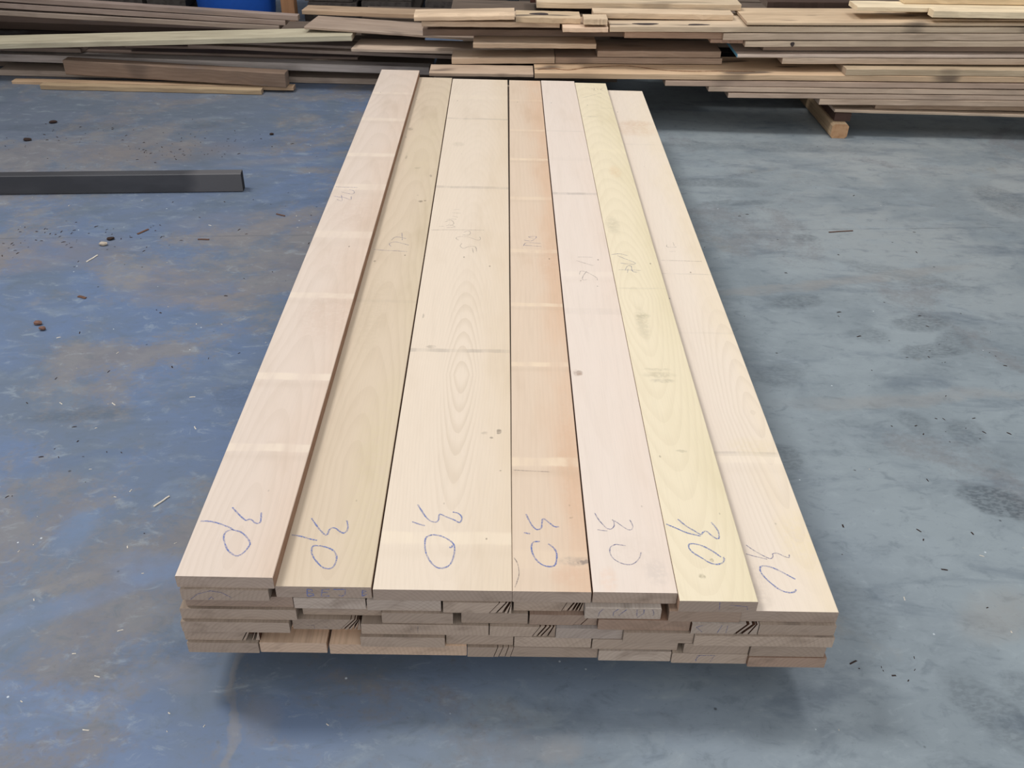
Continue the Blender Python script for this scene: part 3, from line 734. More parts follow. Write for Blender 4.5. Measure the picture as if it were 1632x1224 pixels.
# ---------------------------------------------------------------- near stack
END = end_grain()
ROUGH = rough_wood('rough_sawn_wood', 0.35, 0.12)
TORN = plain('torn_dark_fibre', lin(92, 66, 52), 0.9, 0.08, 0.4, 120.0, lin(60, 42, 34))
EDGE = plain('shaded_sawn_edge', lin(158, 128, 108), 0.85, 0.12, 0.3, 14.0, lin(132, 100, 82))  # brown sawn edge with the shade of the board sides mixed in
MARK = {
    'c': (mark_mat('blue_crayon', lin(98, 120, 184), 0.38, 0.60, 0.80), 0.0031),
    'v': (mark_mat('violet_pencil', lin(96, 104, 150), 0.38, 0.60, 0.68), 0.0021),
    'p': (mark_mat('grey_pencil', lin(112, 108, 116), 0.38, 0.60, 0.60), 0.0018),
}
KNOT = lin(120, 92, 72)
BLK = lin(62, 52, 46)
SMG = lin(150, 142, 120)
TOP_LOOK = {
    'b1': dict(base=lin(210, 194, 181), side=(lin(208, 184, 164), .02, .30), grain=.20, pith=(.085, .01, .06, .05, .011, .08), dark=.2,
               bands=[(2.73, .016, .6), (2.40, .02, .65), (2.02, .02, .7), (1.73, .03, .6), (1.37, .03, .5), (1.0, .018, .7), (.62, .017, .8), (.36, .016, .8)],
               spots=[(.12, .90, .07, .12, .18, lin(176, 140, 118)), (.10, 1.52, .07, .12, .14, lin(176, 140, 118)), (.09, 1.2, .06, .1, .12, lin(180, 146, 122))],
               label='pinkish plank lying one layer proud along the left edge of the near stack'),
    'b2': dict(base=lin(206, 188, 166), side=(lin(204, 188, 158), .08, .30), grain=.22, pith=(.09, .010, .06, .35, .010, .09), dark=.26,
               bands=[(2.0, .04, .15), (1.02, .01, -.08)],
               spots=[(.131, 1.68, .012, .012, .85, BLK), (.145, 1.685, .006, .008, .8, BLK), (.118, 1.73, .006, .01, .4, BLK), (.04, 2.37, .016, .03, .55, BLK),
                      (.03, 2.28, .006, .02, .6, BLK), (.05, 2.07, .006, .03, .5, BLK), (.10, 1.97, .02, .012, .4, BLK), (.03, 1.25, .006, .008, .75, BLK),
                      (.06, .95, .04, .2, .15, lin(166, 150, 120)), (.14, .35, .05, .3, .25, lin(204, 190, 150)), (.1, 2.2, .05, .3, .25, lin(204, 190, 156)), (.15, 1.9, .008, .02, .5, BLK)],
               label='tan top plank directly beside the raised left plank, its near end lettered'),
    'b3': dict(base=lin(220, 204, 186), side=(lin(214, 194, 168), .10, .34), grain=.46, fade=(.022, .052, .25, .62), pith=(.130, .001, .085, .68, .0060, .025), dark=.14,
               bands=[(2.51, .010, -.22), (1.81, .012, -.26), (.785, .010, -.30), (2.79, .03, .2), (.13, .02, .5)],
               spots=[(.221, .46, .009, .012, .85, BLK), (.205, .44, .006, .006, .7, BLK), (.19, .455, .012, .008, .3, BLK), (.225, .33, .003, .003, .9, BLK),
                      (.05, .80, .02, .010, .45, BLK), (.06, 2.22, .02, .02, .3, SMG), (.20, .13, .003, .004, .8, BLK), (.02, .95, .004, .02, .5, BLK)],
               label='widest top plank, cream, with long oval grain in the middle of the stack'),
    'b4': dict(base=lin(214, 193, 172), side=(lin(212, 180, 153), .04, .16), grain=.10, pith=(-.02, .04, .02, 1.2, .008, .06), dark=.2,
               bands=[(2.76, .012, .3), (2.39, .012, .5), (2.08, .013, .9), (1.73, .014, .6), (1.34, .014, .6), (1.02, .011, .8), (.73, .012, .95), (.36, .018, .95), (.08, .03, .35)],
               spots=[(.115, .075, .026, .011, .5, lin(130, 126, 124)), (.132, .073, .012, .005, .6, lin(80, 80, 86)), (.12, .35, .02, .25, .25, lin(204, 164, 134)),
                      (.11, 1.28, .03, .12, .35, lin(202, 166, 138)), (.125, 2.1, .02, .1, .3, lin(198, 164, 136)), (.10, .04, .03, .025, .35, lin(206, 166, 140)), (.115, .19, .008, .004, .5, BLK)],
               label='narrow orange-tinged top plank crossed by pale sticker bands'),
    'b5': dict(base=lin(224, 209, 197), side=(lin(226, 206, 190), .02, .30), grain=.07, pith=(.06, .05, .03, 1.5, .010, .06), dark=.10,
               bands=[(2.39, .010, -.10), (2.09, .02, -.05), (1.775, .012, -.32), (.99, .02, -.07), (1.2, .02, .3)],
               spots=[(.016, .695, .011, .014, .6, KNOT), (.02, .688, .006, .006, .45, lin(170, 140, 120)), (.055, 1.16, .0035, .005, .9, BLK), (.10, 1.13, .003, .004, .8, BLK),
                      (.09, .10, .05, .04, .25, lin(206, 190, 176)), (.12, .05, .02, .03, .3, lin(176, 166, 160)), (.03, .03, .015, .03, .35, lin(222, 186, 160))],
               label='pale pink top plank with a small knot on its left edge'),
    'b6': dict(base=lin(229, 215, 188), side=(lin(218, 204, 168), .02, .26), grain=.20, pith=(.05, .004, .10, 1.08, .008, .04), dark=.12,
               bands=[(1.14, .006, -.12), (2.2, .03, .2)],
               spots=[(.05, .95, .016, .07, .30, SMG), (.06, .71, .036, .012, .4, lin(158, 148, 122)), (.066, .685, .026, .008, .4, lin(130, 124, 110)), (.055, .99, .018, .012, .4, lin(150, 140, 112)), (.058, .735, .03, .006, .3, SMG),
                      (.034, 2.59, .05, .012, .25, BLK), (.10, 2.70, .06, .008, .25, BLK), (.03, 1.55, .02, .06, .3, SMG), (.02, .40, .004, .006, .7, BLK), (.05, .06, .006, .006, .6, lin(120, 110, 80)),
                      (.075, .10, .004, .004, .7, lin(120, 110, 80)), (.07, .42, .012, .004, .4, SMG), (.08, 2.0, .02, .05, .3, lin(214, 170, 120))],
               label='yellow top plank with grey smudges, second from the right edge'),
    'b7': dict(base=lin(229, 214, 198), side=(lin(230, 212, 184), .06, .26), grain=.30, fade=(.05, .11, .3, .6), pith=(.15, .004, .09, .60, .008, .05), dark=.10,
               bands=[(.445, .010, -.22), (.43, .02, .4), (1.28, .003, -.25), (2.35, .01, -.06), (.95, .006, -.06)],
               spots=[(.08, 2.52, .09, .07, .35, lin(206, 168, 132)), (.10, 2.60, .07, .03, .3, lin(196, 150, 110)), (.12, .47, .05, .03, .2, lin(216, 196, 140)), (.03, .08, .03, .04, .3, lin(196, 180, 166)),
                      (.03, 1.13, .003, .004, .9, BLK), (.15, .18, .04, .08, .25, lin(226, 206, 150)), (.04, .03, .02, .03, .3, lin(186, 172, 160))],
               label='pale plank along the right edge of the near stack, one layer lower'),
}
GASHES = {
    'B4': [(.101, .083, .002), (.1135, .096, .0035), (.1195, .108, .004), (.1235, .1165, .003)],
    'B5': [(.098, .087, .002), (.112, .098, .0035), (.117, .107, .004), (.122, .113, .004), (.1265, .119, .003)],
    'C7': [(.101, .081, .0055), (.1115, .091, .006), (.1165, .105, .003)],
    'D2': [(.107, .086, .0015), (.114, .092, .002), (.119, .100, .003), (.1215, .108, .005), (.1235, .115, .004)],
    'D4': [(.092, .078, .0022), (.102, .087, .0035), (.110, .094, .003), (.1165, .106, .003)],
    'E1': [(.117, .104, .002), (.123, .112, .004), (.128, .118, .007), (.134, .126, .005)],
    'F4': [(.056, .049, .0014), (.066, .058, .0014), (.076, .070, .0012), (.086, .080, .0012)],
    'C5': [(.098, .080, .0015), (.112, .094, .0015)],
}
near = 'planks of the near stack'
boards = {}
for key, (layer, x0, w, y0, L, skew) in TOP_BOARDS.items():
    lk = TOP_LOOK[key]
    me = plank_mesh('plank', w, L, T_BOARD, key, wob=0.0002)
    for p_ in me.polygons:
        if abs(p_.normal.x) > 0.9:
            p_.material_index = 2   # rough-sawn edges, their shade put into a darker brown
    o = link(bpy.data.objects.new('plank', me))
    o.location = (x0, y0, layer_bottom(layer))
    o.rotation_euler = (0, 0, -math.atan2(skew, L))
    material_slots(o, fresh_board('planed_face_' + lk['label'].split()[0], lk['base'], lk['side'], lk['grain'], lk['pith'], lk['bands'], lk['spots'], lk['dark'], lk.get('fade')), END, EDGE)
    o.color = (*lin(152, 138, 128), 1)
    tag(o, lk['label'], 'plank', near)
    boards[key] = o

ORD = ['leftmost', 'second from left', 'third from left', 'fourth from left', 'fifth from left', 'sixth from left', 'seventh from left', 'rightmost', 'ninth']
ROWNAME = {2: 'second row down of the near stack', 3: 'third row down of the near stack', 4: 'fourth row down of the near stack',
           5: 'second row from bottom of the near stack', 6: 'bottom row of the near stack'}
TINT = {'B1': (126, 106, 94), 'C6': (146, 116, 98), 'F7': (142, 116, 100), 'B6': (176, 166, 158), 'D5': (168, 160, 156), 'F2': (206, 178, 154), 'F3': (216, 186, 160), 'E2': (172, 138, 116),
        'B7': (132, 112, 98), 'C5': (150, 128, 114), 'B2': (172, 162, 154), 'B3': (170, 160, 152), 'C7': (176, 166, 158), 'F5': (170, 158, 148)}
counts = {}
total = {}
for (key, layer, x0, x1, y0) in LOWER_BOARDS:
    total[layer] = total.get(layer, 0) + 1
for (key, layer, x0, x1, y0) in LOWER_BOARDS:
    w = x1 - x0
    rnd = random.Random(key)
    L = 3.05 + rnd.uniform(-.03, .02)
    prof = None
    t = T_BOARD - 0.0006
    if key == 'F4':   # waney lower corner
        prof = [(.001, 0), (w - .020, 0), (w - .012, .003), (w - .005, .008), (w - .001, .014), (w, .017), (w, t - .001), (w - .001, t), (.001, t), (0, t - .001), (0, .001)]
    me = plank_mesh('plank', w, L, t, key, gashes=GASHES.get(key), profile=prof)
    o = link(bpy.data.objects.new('plank', me))
    o.location = (x0, y0, layer_bottom(layer))
    material_slots(o, ROUGH, END, TORN)
    dv = rnd.randint(-12, 8)
    c = TINT.get(key) or tuple(v + dv for v in (160, 145, 132))
    o.color = (*lin(*c), 1)
    i = counts.get(layer, 0)
    counts[layer] = i + 1
    if key == 'A1':
        lab = 'plank end tucked directly under the raised left plank of the near stack'
    else:
        pos = ORD[i] if not (i == total[layer] - 1 and layer != 2) else 'rightmost'
        kind = 'wide ' if w > .2 else ''
        if key in GASHES:
            kind = 'gashed ' if key not in ('F4', 'C5') else ('waney-cornered ' if key == 'F4' else kind)
        lab = '%splank end %s in %s' % (kind, pos, ROWNAME[layer])
    tag(o, lab, 'plank', near)
    boards[key] = o

for (key, kind, strokes) in TOP_MARKS:
    mat, wd = MARK[kind]
    for st in strokes:
        me = stroke_mesh('handwritten_stroke', [st], wd, lambda u, v: (u, v, T_BOARD + 0.0004), key)
        material_slots(link(bpy.data.objects.new('handwritten_stroke', me), boards[key]), mat)
for (key, kind, strokes) in END_MARKS:
    mat, wd = MARK[kind]
    for st in strokes:
        me = stroke_mesh('handwritten_stroke', [st], wd * 0.75, lambda u, v: (u, -0.0005, v), key, smooth=False)
        material_slots(link(bpy.data.objects.new('handwritten_stroke', me), boards[key]), mat)

# bearers that carry the near stack clear of the floor
for i, yy in enumerate((0.55, 1.52, 2.5)):
    me = plank_mesh('timber_bearer', 0.08, 1.02, layer_bottom(6) - 0.001, 'bearer%d' % i, chamfer=0.004, steps=4)
    o = link(bpy.data.objects.new('timber_bearer', me))
    o.matrix_world = Matrix.Translation((0.505, yy, 0.0005)) @ Matrix.Rotation(math.pi / 2, 4, 'Z')
    material_slots(o, ROUGH, END)
    o.color = (*lin(150, 126, 100), 1)
    tag(o, ('first', 'middle', 'last')[i] + ' timber bearer in the shadow under the near stack', 'bearer', 'bearers under the near stack')

# ---------------------------------------------------------------- the piles along the back
PALE = rough_wood('pale_sawn_wood', 0.12, 0.05)
KNOTTY = rough_wood('knotty_sawn_wood', 0.75, 0.10)
OLD = rough_wood('weathered_wood', 0.45, 0.45)
r_, m_, l_ = 'planks of the right rear stack', 'planks jutting out of the middle of the rear pile', 'planks of the left rear pile'
PILE_LOOK = {
    'R1': (r_, ROUGH, (176, 158, 140), 'lowest plank of the right rear stack, resting on the dark block'),
    'R2': (r_, ROUGH, (150, 130, 112), 'short recessed plank just above the lowest plank of the right rear stack'),
    'R3': (r_, ROUGH, (184, 164, 146), 'plank above the bearer with its end left of the dark block'),
    'R4': (r_, ROUGH, (178, 158, 142), 'lowest long plank overhanging left of the bearer, right rear stack'),
    'R5': (r_, ROUGH, (186, 166, 148), 'second lowest long overhanging plank of the right rear stack'),
    'R6': (r_, ROUGH, (178, 156, 140), 'third lowest long overhanging plank of the right rear stack'),
    'R7': (r_, KNOTTY, (190, 164, 136), 'long plank with a wavy brown streak running right above the near stack'),
    'R8': (r_, ROUGH, (176, 158, 134), 'plank with oblique end lying on the long brown-streaked plank'),
    'R9': (r_, ROUGH, (180, 162, 144), 'plank just below the blue-ended plank in the right rear stack'),
    'R10': (r_, ROUGH, (190, 174, 162), 'plank with a sky-blue painted end in the right rear stack'),
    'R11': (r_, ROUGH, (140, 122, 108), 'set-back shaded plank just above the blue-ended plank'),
    'R12': (r_, ROUGH, (186, 168, 148), 'plank with a small knot, two above the blue-ended plank'),
    'R13': (r_, ROUGH, (180, 162, 144), 'plank under the long knotty top plank of the right rear stack'),
    'R14': (r_, KNOTTY, (186, 168, 146), 'long grey-stained knotty plank jutting furthest left at the top right stack'),
    'R15': (r_, KNOTTY, (188, 166, 140), 'plank with cracked end lying on top of the long knotty plank'),
    'R16': (r_, PALE, (216, 200, 172), 'pale batten with its end facing left, at the top edge'),
    'R17': (r_, PALE, (220, 202, 172), 'pale batten along the front of the right rear stack top'),
    'R18': (r_, PALE, (206, 186, 154), 'highest pale batten in the top right corner'),
    'M1': (m_, ROUGH, (196, 172, 150), 'plank end poking out left of the long knotty plank'),
    'M2': (m_, PALE, (190, 170, 146), 'short block of plank lying on the end left of the knotty plank'),
    'M3': (m_, KNOTTY, (190, 170, 146), 'dark-streaked plank set back behind the long knotty plank'),
    'M4': (m_, ROUGH, (188, 170, 146), 'wide light plank at the top edge, middle of the rear pile'),
    'M5': (m_, KNOTTY, (184, 164, 138), 'plank with a dark oval knot, middle of the rear pile'),
    'M6': (m_, PALE, (192, 170, 146), 'light slant-edged plank ending above the raised left plank'),
    'M7': (m_, ROUGH, (176, 156, 136), 'plank under the light slant-edged plank, middle of the rear pile'),
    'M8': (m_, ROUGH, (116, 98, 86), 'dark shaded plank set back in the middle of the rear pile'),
    'M9': (m_, OLD, (170, 150, 130), 'rough grey plank end standing out at mid height of the rear pile'),
    'M10': (m_, ROUGH, (172, 152, 132), 'short plank just above the plank behind the widest top plank'),
    'M11': (m_, KNOTTY, (170, 150, 132), 'plank right behind the far end of the widest top plank'),
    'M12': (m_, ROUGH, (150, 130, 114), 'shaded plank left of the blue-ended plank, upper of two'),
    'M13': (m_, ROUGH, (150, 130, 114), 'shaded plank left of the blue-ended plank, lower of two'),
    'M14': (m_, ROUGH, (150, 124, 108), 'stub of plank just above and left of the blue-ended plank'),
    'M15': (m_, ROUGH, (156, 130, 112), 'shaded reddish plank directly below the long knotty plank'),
    'K1': (m_, ROUGH, (70, 56, 50), 'added dark brown plank for the shade behind the top of the right rear stack'),  # dark plank added where only shade lies behind the stack
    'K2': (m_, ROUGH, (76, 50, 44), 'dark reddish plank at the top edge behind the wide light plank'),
    'G': (l_, OLD, (170, 154, 142), 'lowest long plank lying on the floor of the left rear pile'),
    'F': (l_, OLD, (176, 167, 163), 'long silvery grey plank behind the thick brown timber'),
    'E5': (l_, OLD, (134, 120, 112), 'plank lying on the silvery grey plank at the left edge'),
    'E3': (l_, OLD, (132, 116, 108), 'long brownish plank just above the silvery grey plank'),
    'E2': (l_, OLD, (150, 136, 128), 'plank ending right of the diagonal plank, left rear pile'),
    'E1': (l_, OLD, (134, 118, 110), 'short plank end in the gap under the diagonal plank'),
    'E6': (l_, OLD, (150, 134, 124), 'plank below the end that shows right of the diagonal plank'),
    'E9': (m_, OLD, (176, 158, 142), 'slanting plank with pencil line bridging left and middle piles'),
    'T4': (l_, OLD, (166, 148, 134), 'wide slanting plank right of the diagonal plank'),
    'T0': (l_, ROUGH, (176, 152, 128), 'thin tan plank behind the wide slanting plank'),
    'T1': (l_, OLD, (148, 132, 124), 'uppermost of three long planks sloping down from top left'),
    'T2': (l_, OLD, (150, 134, 126), 'middle of three long planks sloping down from top left'),
    'T3': (l_, OLD, (150, 136, 126), 'lowest of three long planks sloping down from top left'),
    'D': (l_, PALE, (188, 180, 158), 'pale diagonal plank lying across the left rear pile'),
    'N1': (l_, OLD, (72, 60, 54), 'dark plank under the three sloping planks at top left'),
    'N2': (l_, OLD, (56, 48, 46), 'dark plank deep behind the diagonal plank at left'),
    'H': (l_, OLD, (132, 112, 98), 'thick brown timber lying in front of the left rear pile'),
    'I1': (l_, PALE, (186, 158, 130), 'thin light strip lying under the thick brown timber'),
    'I2': (l_, PALE, (174, 152, 124), 'front splintered strip on the floor before the thick brown timber'),
}
pile_obj = {}
for key, (A, B, t, w) in PILE.items():
    grp, mat, c, lab = PILE_LOOK[key]
    A, B = Vector(A), Vector(B)
    d = A - B
    L = d.length
    Y = d.normalized()
    X = Y.cross(Vector((0, 0, 1))).normalized()
    Z = X.cross(Y)
    prof = None
    cut = 0.002
    if key in ('H',):
        cut = 0.004
    if key == 'M6':
        prof = [(.002, 0), (w, 0), (w, t), (.022, t), (.002, t - .008), (0, t - .012), (0, .002)]
    me = plank_mesh('plank', w, L, t, key, chamfer=cut, wob=0.0025, profile=prof, steps=14)
    nm = 'brown_timber' if key == 'H' else ('batten' if key in ('R16', 'R17', 'R18') else ('wood_strip' if key in ('I1', 'I2') else 'plank'))
    o = link(bpy.data.objects.new(nm, me))
    o.matrix_world = Matrix((( X.x, Y.x, Z.x, B.x), (X.y, Y.y, Z.y, B.y), (X.z, Y.z, Z.z, B.z), (0, 0, 0, 1)))
    ends = END if key not in ('R16', 'R17', 'R18', 'M1', 'R14') else PALE
    material_slots(o, mat, ends)
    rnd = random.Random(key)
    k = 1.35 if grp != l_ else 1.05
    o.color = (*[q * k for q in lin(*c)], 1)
    tag(o, lab, nm.split('_')[-1] if nm != 'wood_strip' else 'strip', grp)
    pile_obj[key] = o

# further planks behind the visible front ones: the piles are several boards deep
rear = [
    ('right', .62, 2.86, 3.56, .172, .29), ('right', .80, 2.86, 3.87, .172, .28), ('right', .50, 2.86, 3.56, .30, .29), ('right', .66, 2.86, 3.87, .295, .28),
    ('right', .58, 2.86, 3.70, .395, .29), ('right', .70, 2.86, 4.00, .40, .28),
    ('middle', -.25, .56, 3.74, .165, .26), ('middle', -.30, .47, 3.70, .375, .28), ('middle', -.80, .60, 4.02, .20, .26), ('middle', -.80, .50, 4.08, .25, .26), ('middle', -.38, .55, 3.56, .115, .28), ('middle', -.38, .46, 3.86, .11, .25),
    ('left', -3.1, -.50, 3.97, .0, .28), ('left', -3.1, -.42, 3.98, .03, .26), ('left', -3.1, -.60, 4.27, .0, .28), ('left', -3.1, -.50, 4.27, .03, .28), ('left', -1.30, -.47, 4.10, .15, .28),
]
for i, (side, x0, x1, y0, z0, w) in enumerate(rear):
    me = plank_mesh('plank', w, x1 - x0, .028, 'rear%d' % i, chamfer=.002, wob=.002, steps=8)
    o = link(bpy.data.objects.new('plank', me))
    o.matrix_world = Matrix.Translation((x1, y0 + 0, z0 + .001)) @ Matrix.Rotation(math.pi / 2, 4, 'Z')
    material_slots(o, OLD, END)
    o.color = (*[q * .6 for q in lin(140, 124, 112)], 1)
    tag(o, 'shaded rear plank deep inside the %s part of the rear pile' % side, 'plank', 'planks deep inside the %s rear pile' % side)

KNOTM = plain('dark_knot', lin(64, 58, 60), 0.85, 0.1, 0.35, 80.0, lin(92, 78, 70))


def knot(key, along, across, r_along, r_across, face):
    '''a dark knot showing on a plank: its cut disc sits flush in the face'''
    t_, w_ = PILE[key][2], PILE[key][3]
    bm = bmesh.new()
    rim, low = [], []
    for i in range(18):
        a = 2 * math.pi * i / 18
        k_ = 1 + 0.12 * math.sin(3 * a + along * 9)
        u, v = along + r_along * k_ * math.cos(a), across + r_across * k_ * math.sin(a)
        if face == 'top':
            rim.append(bm.verts.new((v, u, t_ + .0006)))
            low.append(bm.verts.new((v, u, t_ - .004)))
        else:
            rim.append(bm.verts.new((-.0032, u, v)))
            low.append(bm.verts.new((.004, u, v)))
    bm.faces.new(rim)
    bm.faces.new(low[::-1])
    for i in range(18):
        bm.faces.new((rim[i], low[i], low[(i + 1) % 18], rim[(i + 1) % 18]))
    material_slots(link(bpy.data.objects.new('knot', mesh_from_bm('knot', bm)), pile_obj[key]), KNOTM)


def from_right(key, x):
    return PILE[key][1][0] - x


knot('M5', from_right('M5', .135), .065, .045, .022, 'top')
knot('R12', from_right('R12', 1.30), PILE['R12'][2] * .5, .009, .010, 'front')
knot('R14', from_right('R14', .62), .045, .06, .018, 'top')
knot('R14', from_right('R14', .86), .035, .05, .014, 'top')

# wavy brown heart streak along the top of the long lower plank
tb = PILE['R7'][2]
streak = [(from_right('R7', xx), aa) for xx, aa in ((.13, .05), (.2, .075), (.27, .05), (.36, .09), (.45, .115), (.55, .125), (.63, .10), (.72, .06), (.85, .045), (1.0, .055), (1.15, .05))]
me = stroke_mesh('heart_streak', [streak], .014, lambda u, v: (v, u, tb + .0005), 'streak')
material_slots(link(bpy.data.objects.new('heart_streak', me), pile_obj['R7']), mark_mat('brown_heart_streak', lin(132, 88, 58), 0.3, 0.6, 0.75))

# blue paint on one plank end (a skin on the cut face)
BLUEP = plain('sky_blue_end_paint', lin(104, 168, 200), 0.6, var=0.2, scale=60)
src = pile_obj['R10']
A, B, t, w = PILE['R10'][0], PILE['R10'][1], PILE['R10'][2], PILE['R10'][3]
L10 = (Vector(A) - Vector(B)).length
bm = bmesh.new()
sweep(bm, chamfered(w - .001, t - .001, .002), [L10 - 0.004, L10 + 0.0012], lambda q: (0.0005, 0.0005, 1.0))
o = link(bpy.data.objects.new('end_paint', mesh_from_bm('end_paint', bm)), src)
material_slots(o, BLUEP, BLUEP)
o['label'] = 'sky-blue painted end'

# bearer and block under the right rear stack
PALEEND = plain('orange_end_grain', lin(196, 156, 120), 0.8, 0.15, 0.35, 40.0, lin(168, 120, 84))


def bearer(x, y, w, h, L, z, c, label, name, endmat, cut):
    me = plank_mesh(name, w, L, h, label, chamfer=cut, steps=4)
    o = link(bpy.data.objects.new(name, me))
    o.location = (x, y, z)
    material_slots(o, PALE, endmat)
    o.color = (*lin(*c), 1)
    tag(o, label, 'bearer' if 'bearer' in name else 'block')
    return o


bearer(1.543, 3.14, .080, .068, 1.1, .0005, (176, 152, 124), 'squared timber bearer with orange end grain under the right rear stack', 'timber_bearer', PALEEND, .010)
bearer(1.560, 3.185, .078, .040, 1.0, .069, (84, 64, 56), 'dark brown block between bearer and lowest plank', 'spacer_block', plain('dark_block_wood', lin(84, 66, 60), .8, .15, .2), .003)

# ---------------------------------------------------------------- dark lumber, drum and post behind the piles
DARKW = rough_wood('dark_old_lumber', 0.3, 0.25)
DARKE = plain('dark_lumber_end', lin(84, 78, 74), 0.85, 0.12, 0.4, 30.0, lin(52, 46, 44))
back_rows = [
    (-1.235, -.935, 4.80, .146, .044, 'grey plank end right of the tan post, upper row'), (-.905, -.600, 4.80, .158, .046, 'grey plank end second right of the tan post'),
    (-.515, -.315, 4.80, .165, .05, 'dark brown plank end above the raised left plank'), (-.270, -.010, 4.80, .165, .05, 'dark plank end behind the light slant-edged plank'),
    (.060, .190, 4.80, .165, .05, 'narrow dark plank end behind the oval knot plank'),
    (-1.215, -.910, 4.84, .098, .042, 'dark plank end in the lower row right of the tan post'), (-.880, -.560, 4.84, .102, .042, 'dark plank end in lower row, second from the tan post'),
    (-.520, -.200, 4.84, .104, .042, 'dark plank end in lower row behind the middle pile'),
    (-1.255, -.960, 4.82, .194, .044, 'grey plank end at the top edge right of the tan post'), (-.930, -.600, 4.82, .206, .044, 'grey plank end at the top edge, second from the post'),
    (-2.62, -2.30, 4.95, .10, .05, 'grey-brown plank end at the top edge left of the blue drum'), (-2.27, -2.03, 4.95, .10, .05, 'grey-brown plank end just left of the blue drum'),
]
for i, (x0, x1, y0, z0, t, lab) in enumerate(back_rows):
    me = plank_mesh('plank', x1 - x0, 1.6, t, 'back%d' % i, chamfer=.004, wob=.003, steps=5)
    o = link(bpy.data.objects.new('plank', me))
    o.location = (x0, y0, z0)
    material_slots(o, DARKW, DARKE)
    o.color = (*lin(66, 60, 56), 1)
    tag(o, lab, 'plank', 'dark lumber stack at the back')
for i, (xa, xb, yy, h) in enumerate(((-1.3, .25, 5.0, .097), (-2.66, -2.0, 5.15, .099))):
    me = plank_mesh('timber_bearer', .09, xb - xa, h, 'bb%d' % i, chamfer=.004, steps=3)
    o = link(bpy.data.objects.new('timber_bearer', me))
    o.matrix_world = Matrix.Translation((xb, yy, .0005)) @ Matrix.Rotation(math.pi / 2, 4, 'Z')
    material_slots(o, DARKW, DARKE)
    o.color = (*lin(58, 52, 48), 1)
    tag(o, ('dark bearer under the lumber right of the tan post', 'dark bearer under the lumber left of the blue drum')[i], 'bearer')

drum = bpy.data.objects.new('plastic_drum', None)
link(drum)
drum.location = (-1.735, 5.05, 0)
tag(drum, 'blue plastic drum standing behind the left rear pile', 'drum')
DRUMB = plain('blue_plastic', lin(34, 92, 190), 0.45, 0.4, 0.12, 6.0, lin(26, 70, 150))


def lathe(name, prof, mat, parent, seg=40):
    bm = bmesh.new()
    rs = []
    for (r, z) in prof:
        rs.append([bm.verts.new((r * math.cos(2 * math.pi * i / seg), r * math.sin(2 * math.pi * i / seg), z)) for i in range(seg)])
    for a, b in zip(rs[:-1], rs[1:]):
        for i in range(seg):
            bm.faces.new((a[i], a[(i + 1) % seg], b[(i + 1) % seg], b[i]))
    bm.faces.new(rs[0])
    bm.faces.new(rs[-1])
    me = mesh_from_bm(name, bm)
    for p_ in me.polygons:
        p_.use_smooth = True
    o = link(bpy.data.objects.new(name, me), parent)
    material_slots(o, mat)
    return o


lathe('drum_body', [(.19, 0), (.215, .006), (.232, .03), (.240, .09), (.248, .2), (.252, .3), (.258, .31), (.258, .33), (.252, .34), (.254, .5), (.252, .62), (.258, .63), (.258, .65), (.252, .66), (.245, .8), (.235, .86), (.2, .88)], DRUMB, drum)
lathe('drum_lid', [(.235, .862), (.25, .865), (.25, .90), (.235, .905), (.2, .895), (.1, .893)], plain('drum_lid_black', lin(30, 32, 36), .5), drum)
bm = bmesh.new()
for z0 in (0.05, 0.14):
    pass
sweep(bm, chamfered(.085, .09, .003), [0, .6, 1.2, 1.8, 2.4], lambda q: (0.0015 * math.sin(q * 4), 0, 1.0))
post = link(bpy.data.objects.new('wooden_post', mesh_from_bm('wooden_post', bm)))
post.matrix_world = Matrix.Translation((-1.430, 5.02, 0.0)) @ Matrix.Rotation(math.pi / 2, 4, 'X')
material_slots(post, PALE, END)
post.color = (*lin(176, 132, 98), 1)
tag(post, 'upright tan wooden post beside the blue drum', 'post')

# ---------------------------------------------------------------- dark grey bar on the floor
nb = NT('dark_grey_painted_bar')
cb = nb.coord()
xb_, yb_, zb_ = nb.sep(cb)
na = nb.noise(nb.vmul(cb, (6, 3, 9)), 1.0, 4.0, 0.6)
cbar = nb.mix(nb.ss(na, .4, .7, 0.0, .6), lin(58, 58, 62), lin(74, 74, 78))
worn = nb.m('MULTIPLY', nb.ss(nb.m('ADD', yb_, nb.m('MULTIPLY', nb.m('SUBTRACT', na, .5), .16)), .16, .24, 1.0, 0.0), .8)
cbar = nb.mix(worn, cbar, lin(96, 94, 96))
nb.bump(nb.noise(cb, 90.0, 3.0), .15, .001)
BAR = nb.finish(cbar, .5, .4)
bm = bmesh.new()
bl = 1.62
sweep(bm, chamfered(.046, .077, .003), [0, .3, .8, 1.2, bl], lambda q: (0, 0, 1.0))
bar = link(bpy.data.objects.new('grey_bar', mesh_from_bm('grey_bar', bm)))
A, B = Vector((-2.68, 2.203, .0005)), Vector((-1.070, 2.346, .0005))
Y = (A - B).normalized()
X = Y.cross(Vector((0, 0, 1)))
bar.matrix_world = Matrix(((X.x, Y.x, 0, B.x), (X.y, Y.y, 0, B.y), (0, 0, 1, B.z), (0, 0, 0, 1)))
material_slots(bar, BAR, plain('bar_end_dark', lin(44, 40, 40), .7))
tag(bar, 'dark grey rectangular bar lying on the floor at left', 'bar')

# ---------------------------------------------------------------- litter on the floor
STONE = plain('brown_stone', lin(118, 90, 80), .85, .1, .4, 90.0)
STONEP = plain('pale_stone', lin(176, 164, 150), .85, .1, .3, 90.0)
STONED = plain('dark_bark', lin(60, 48, 44), .9, .1, .3, 90.0)


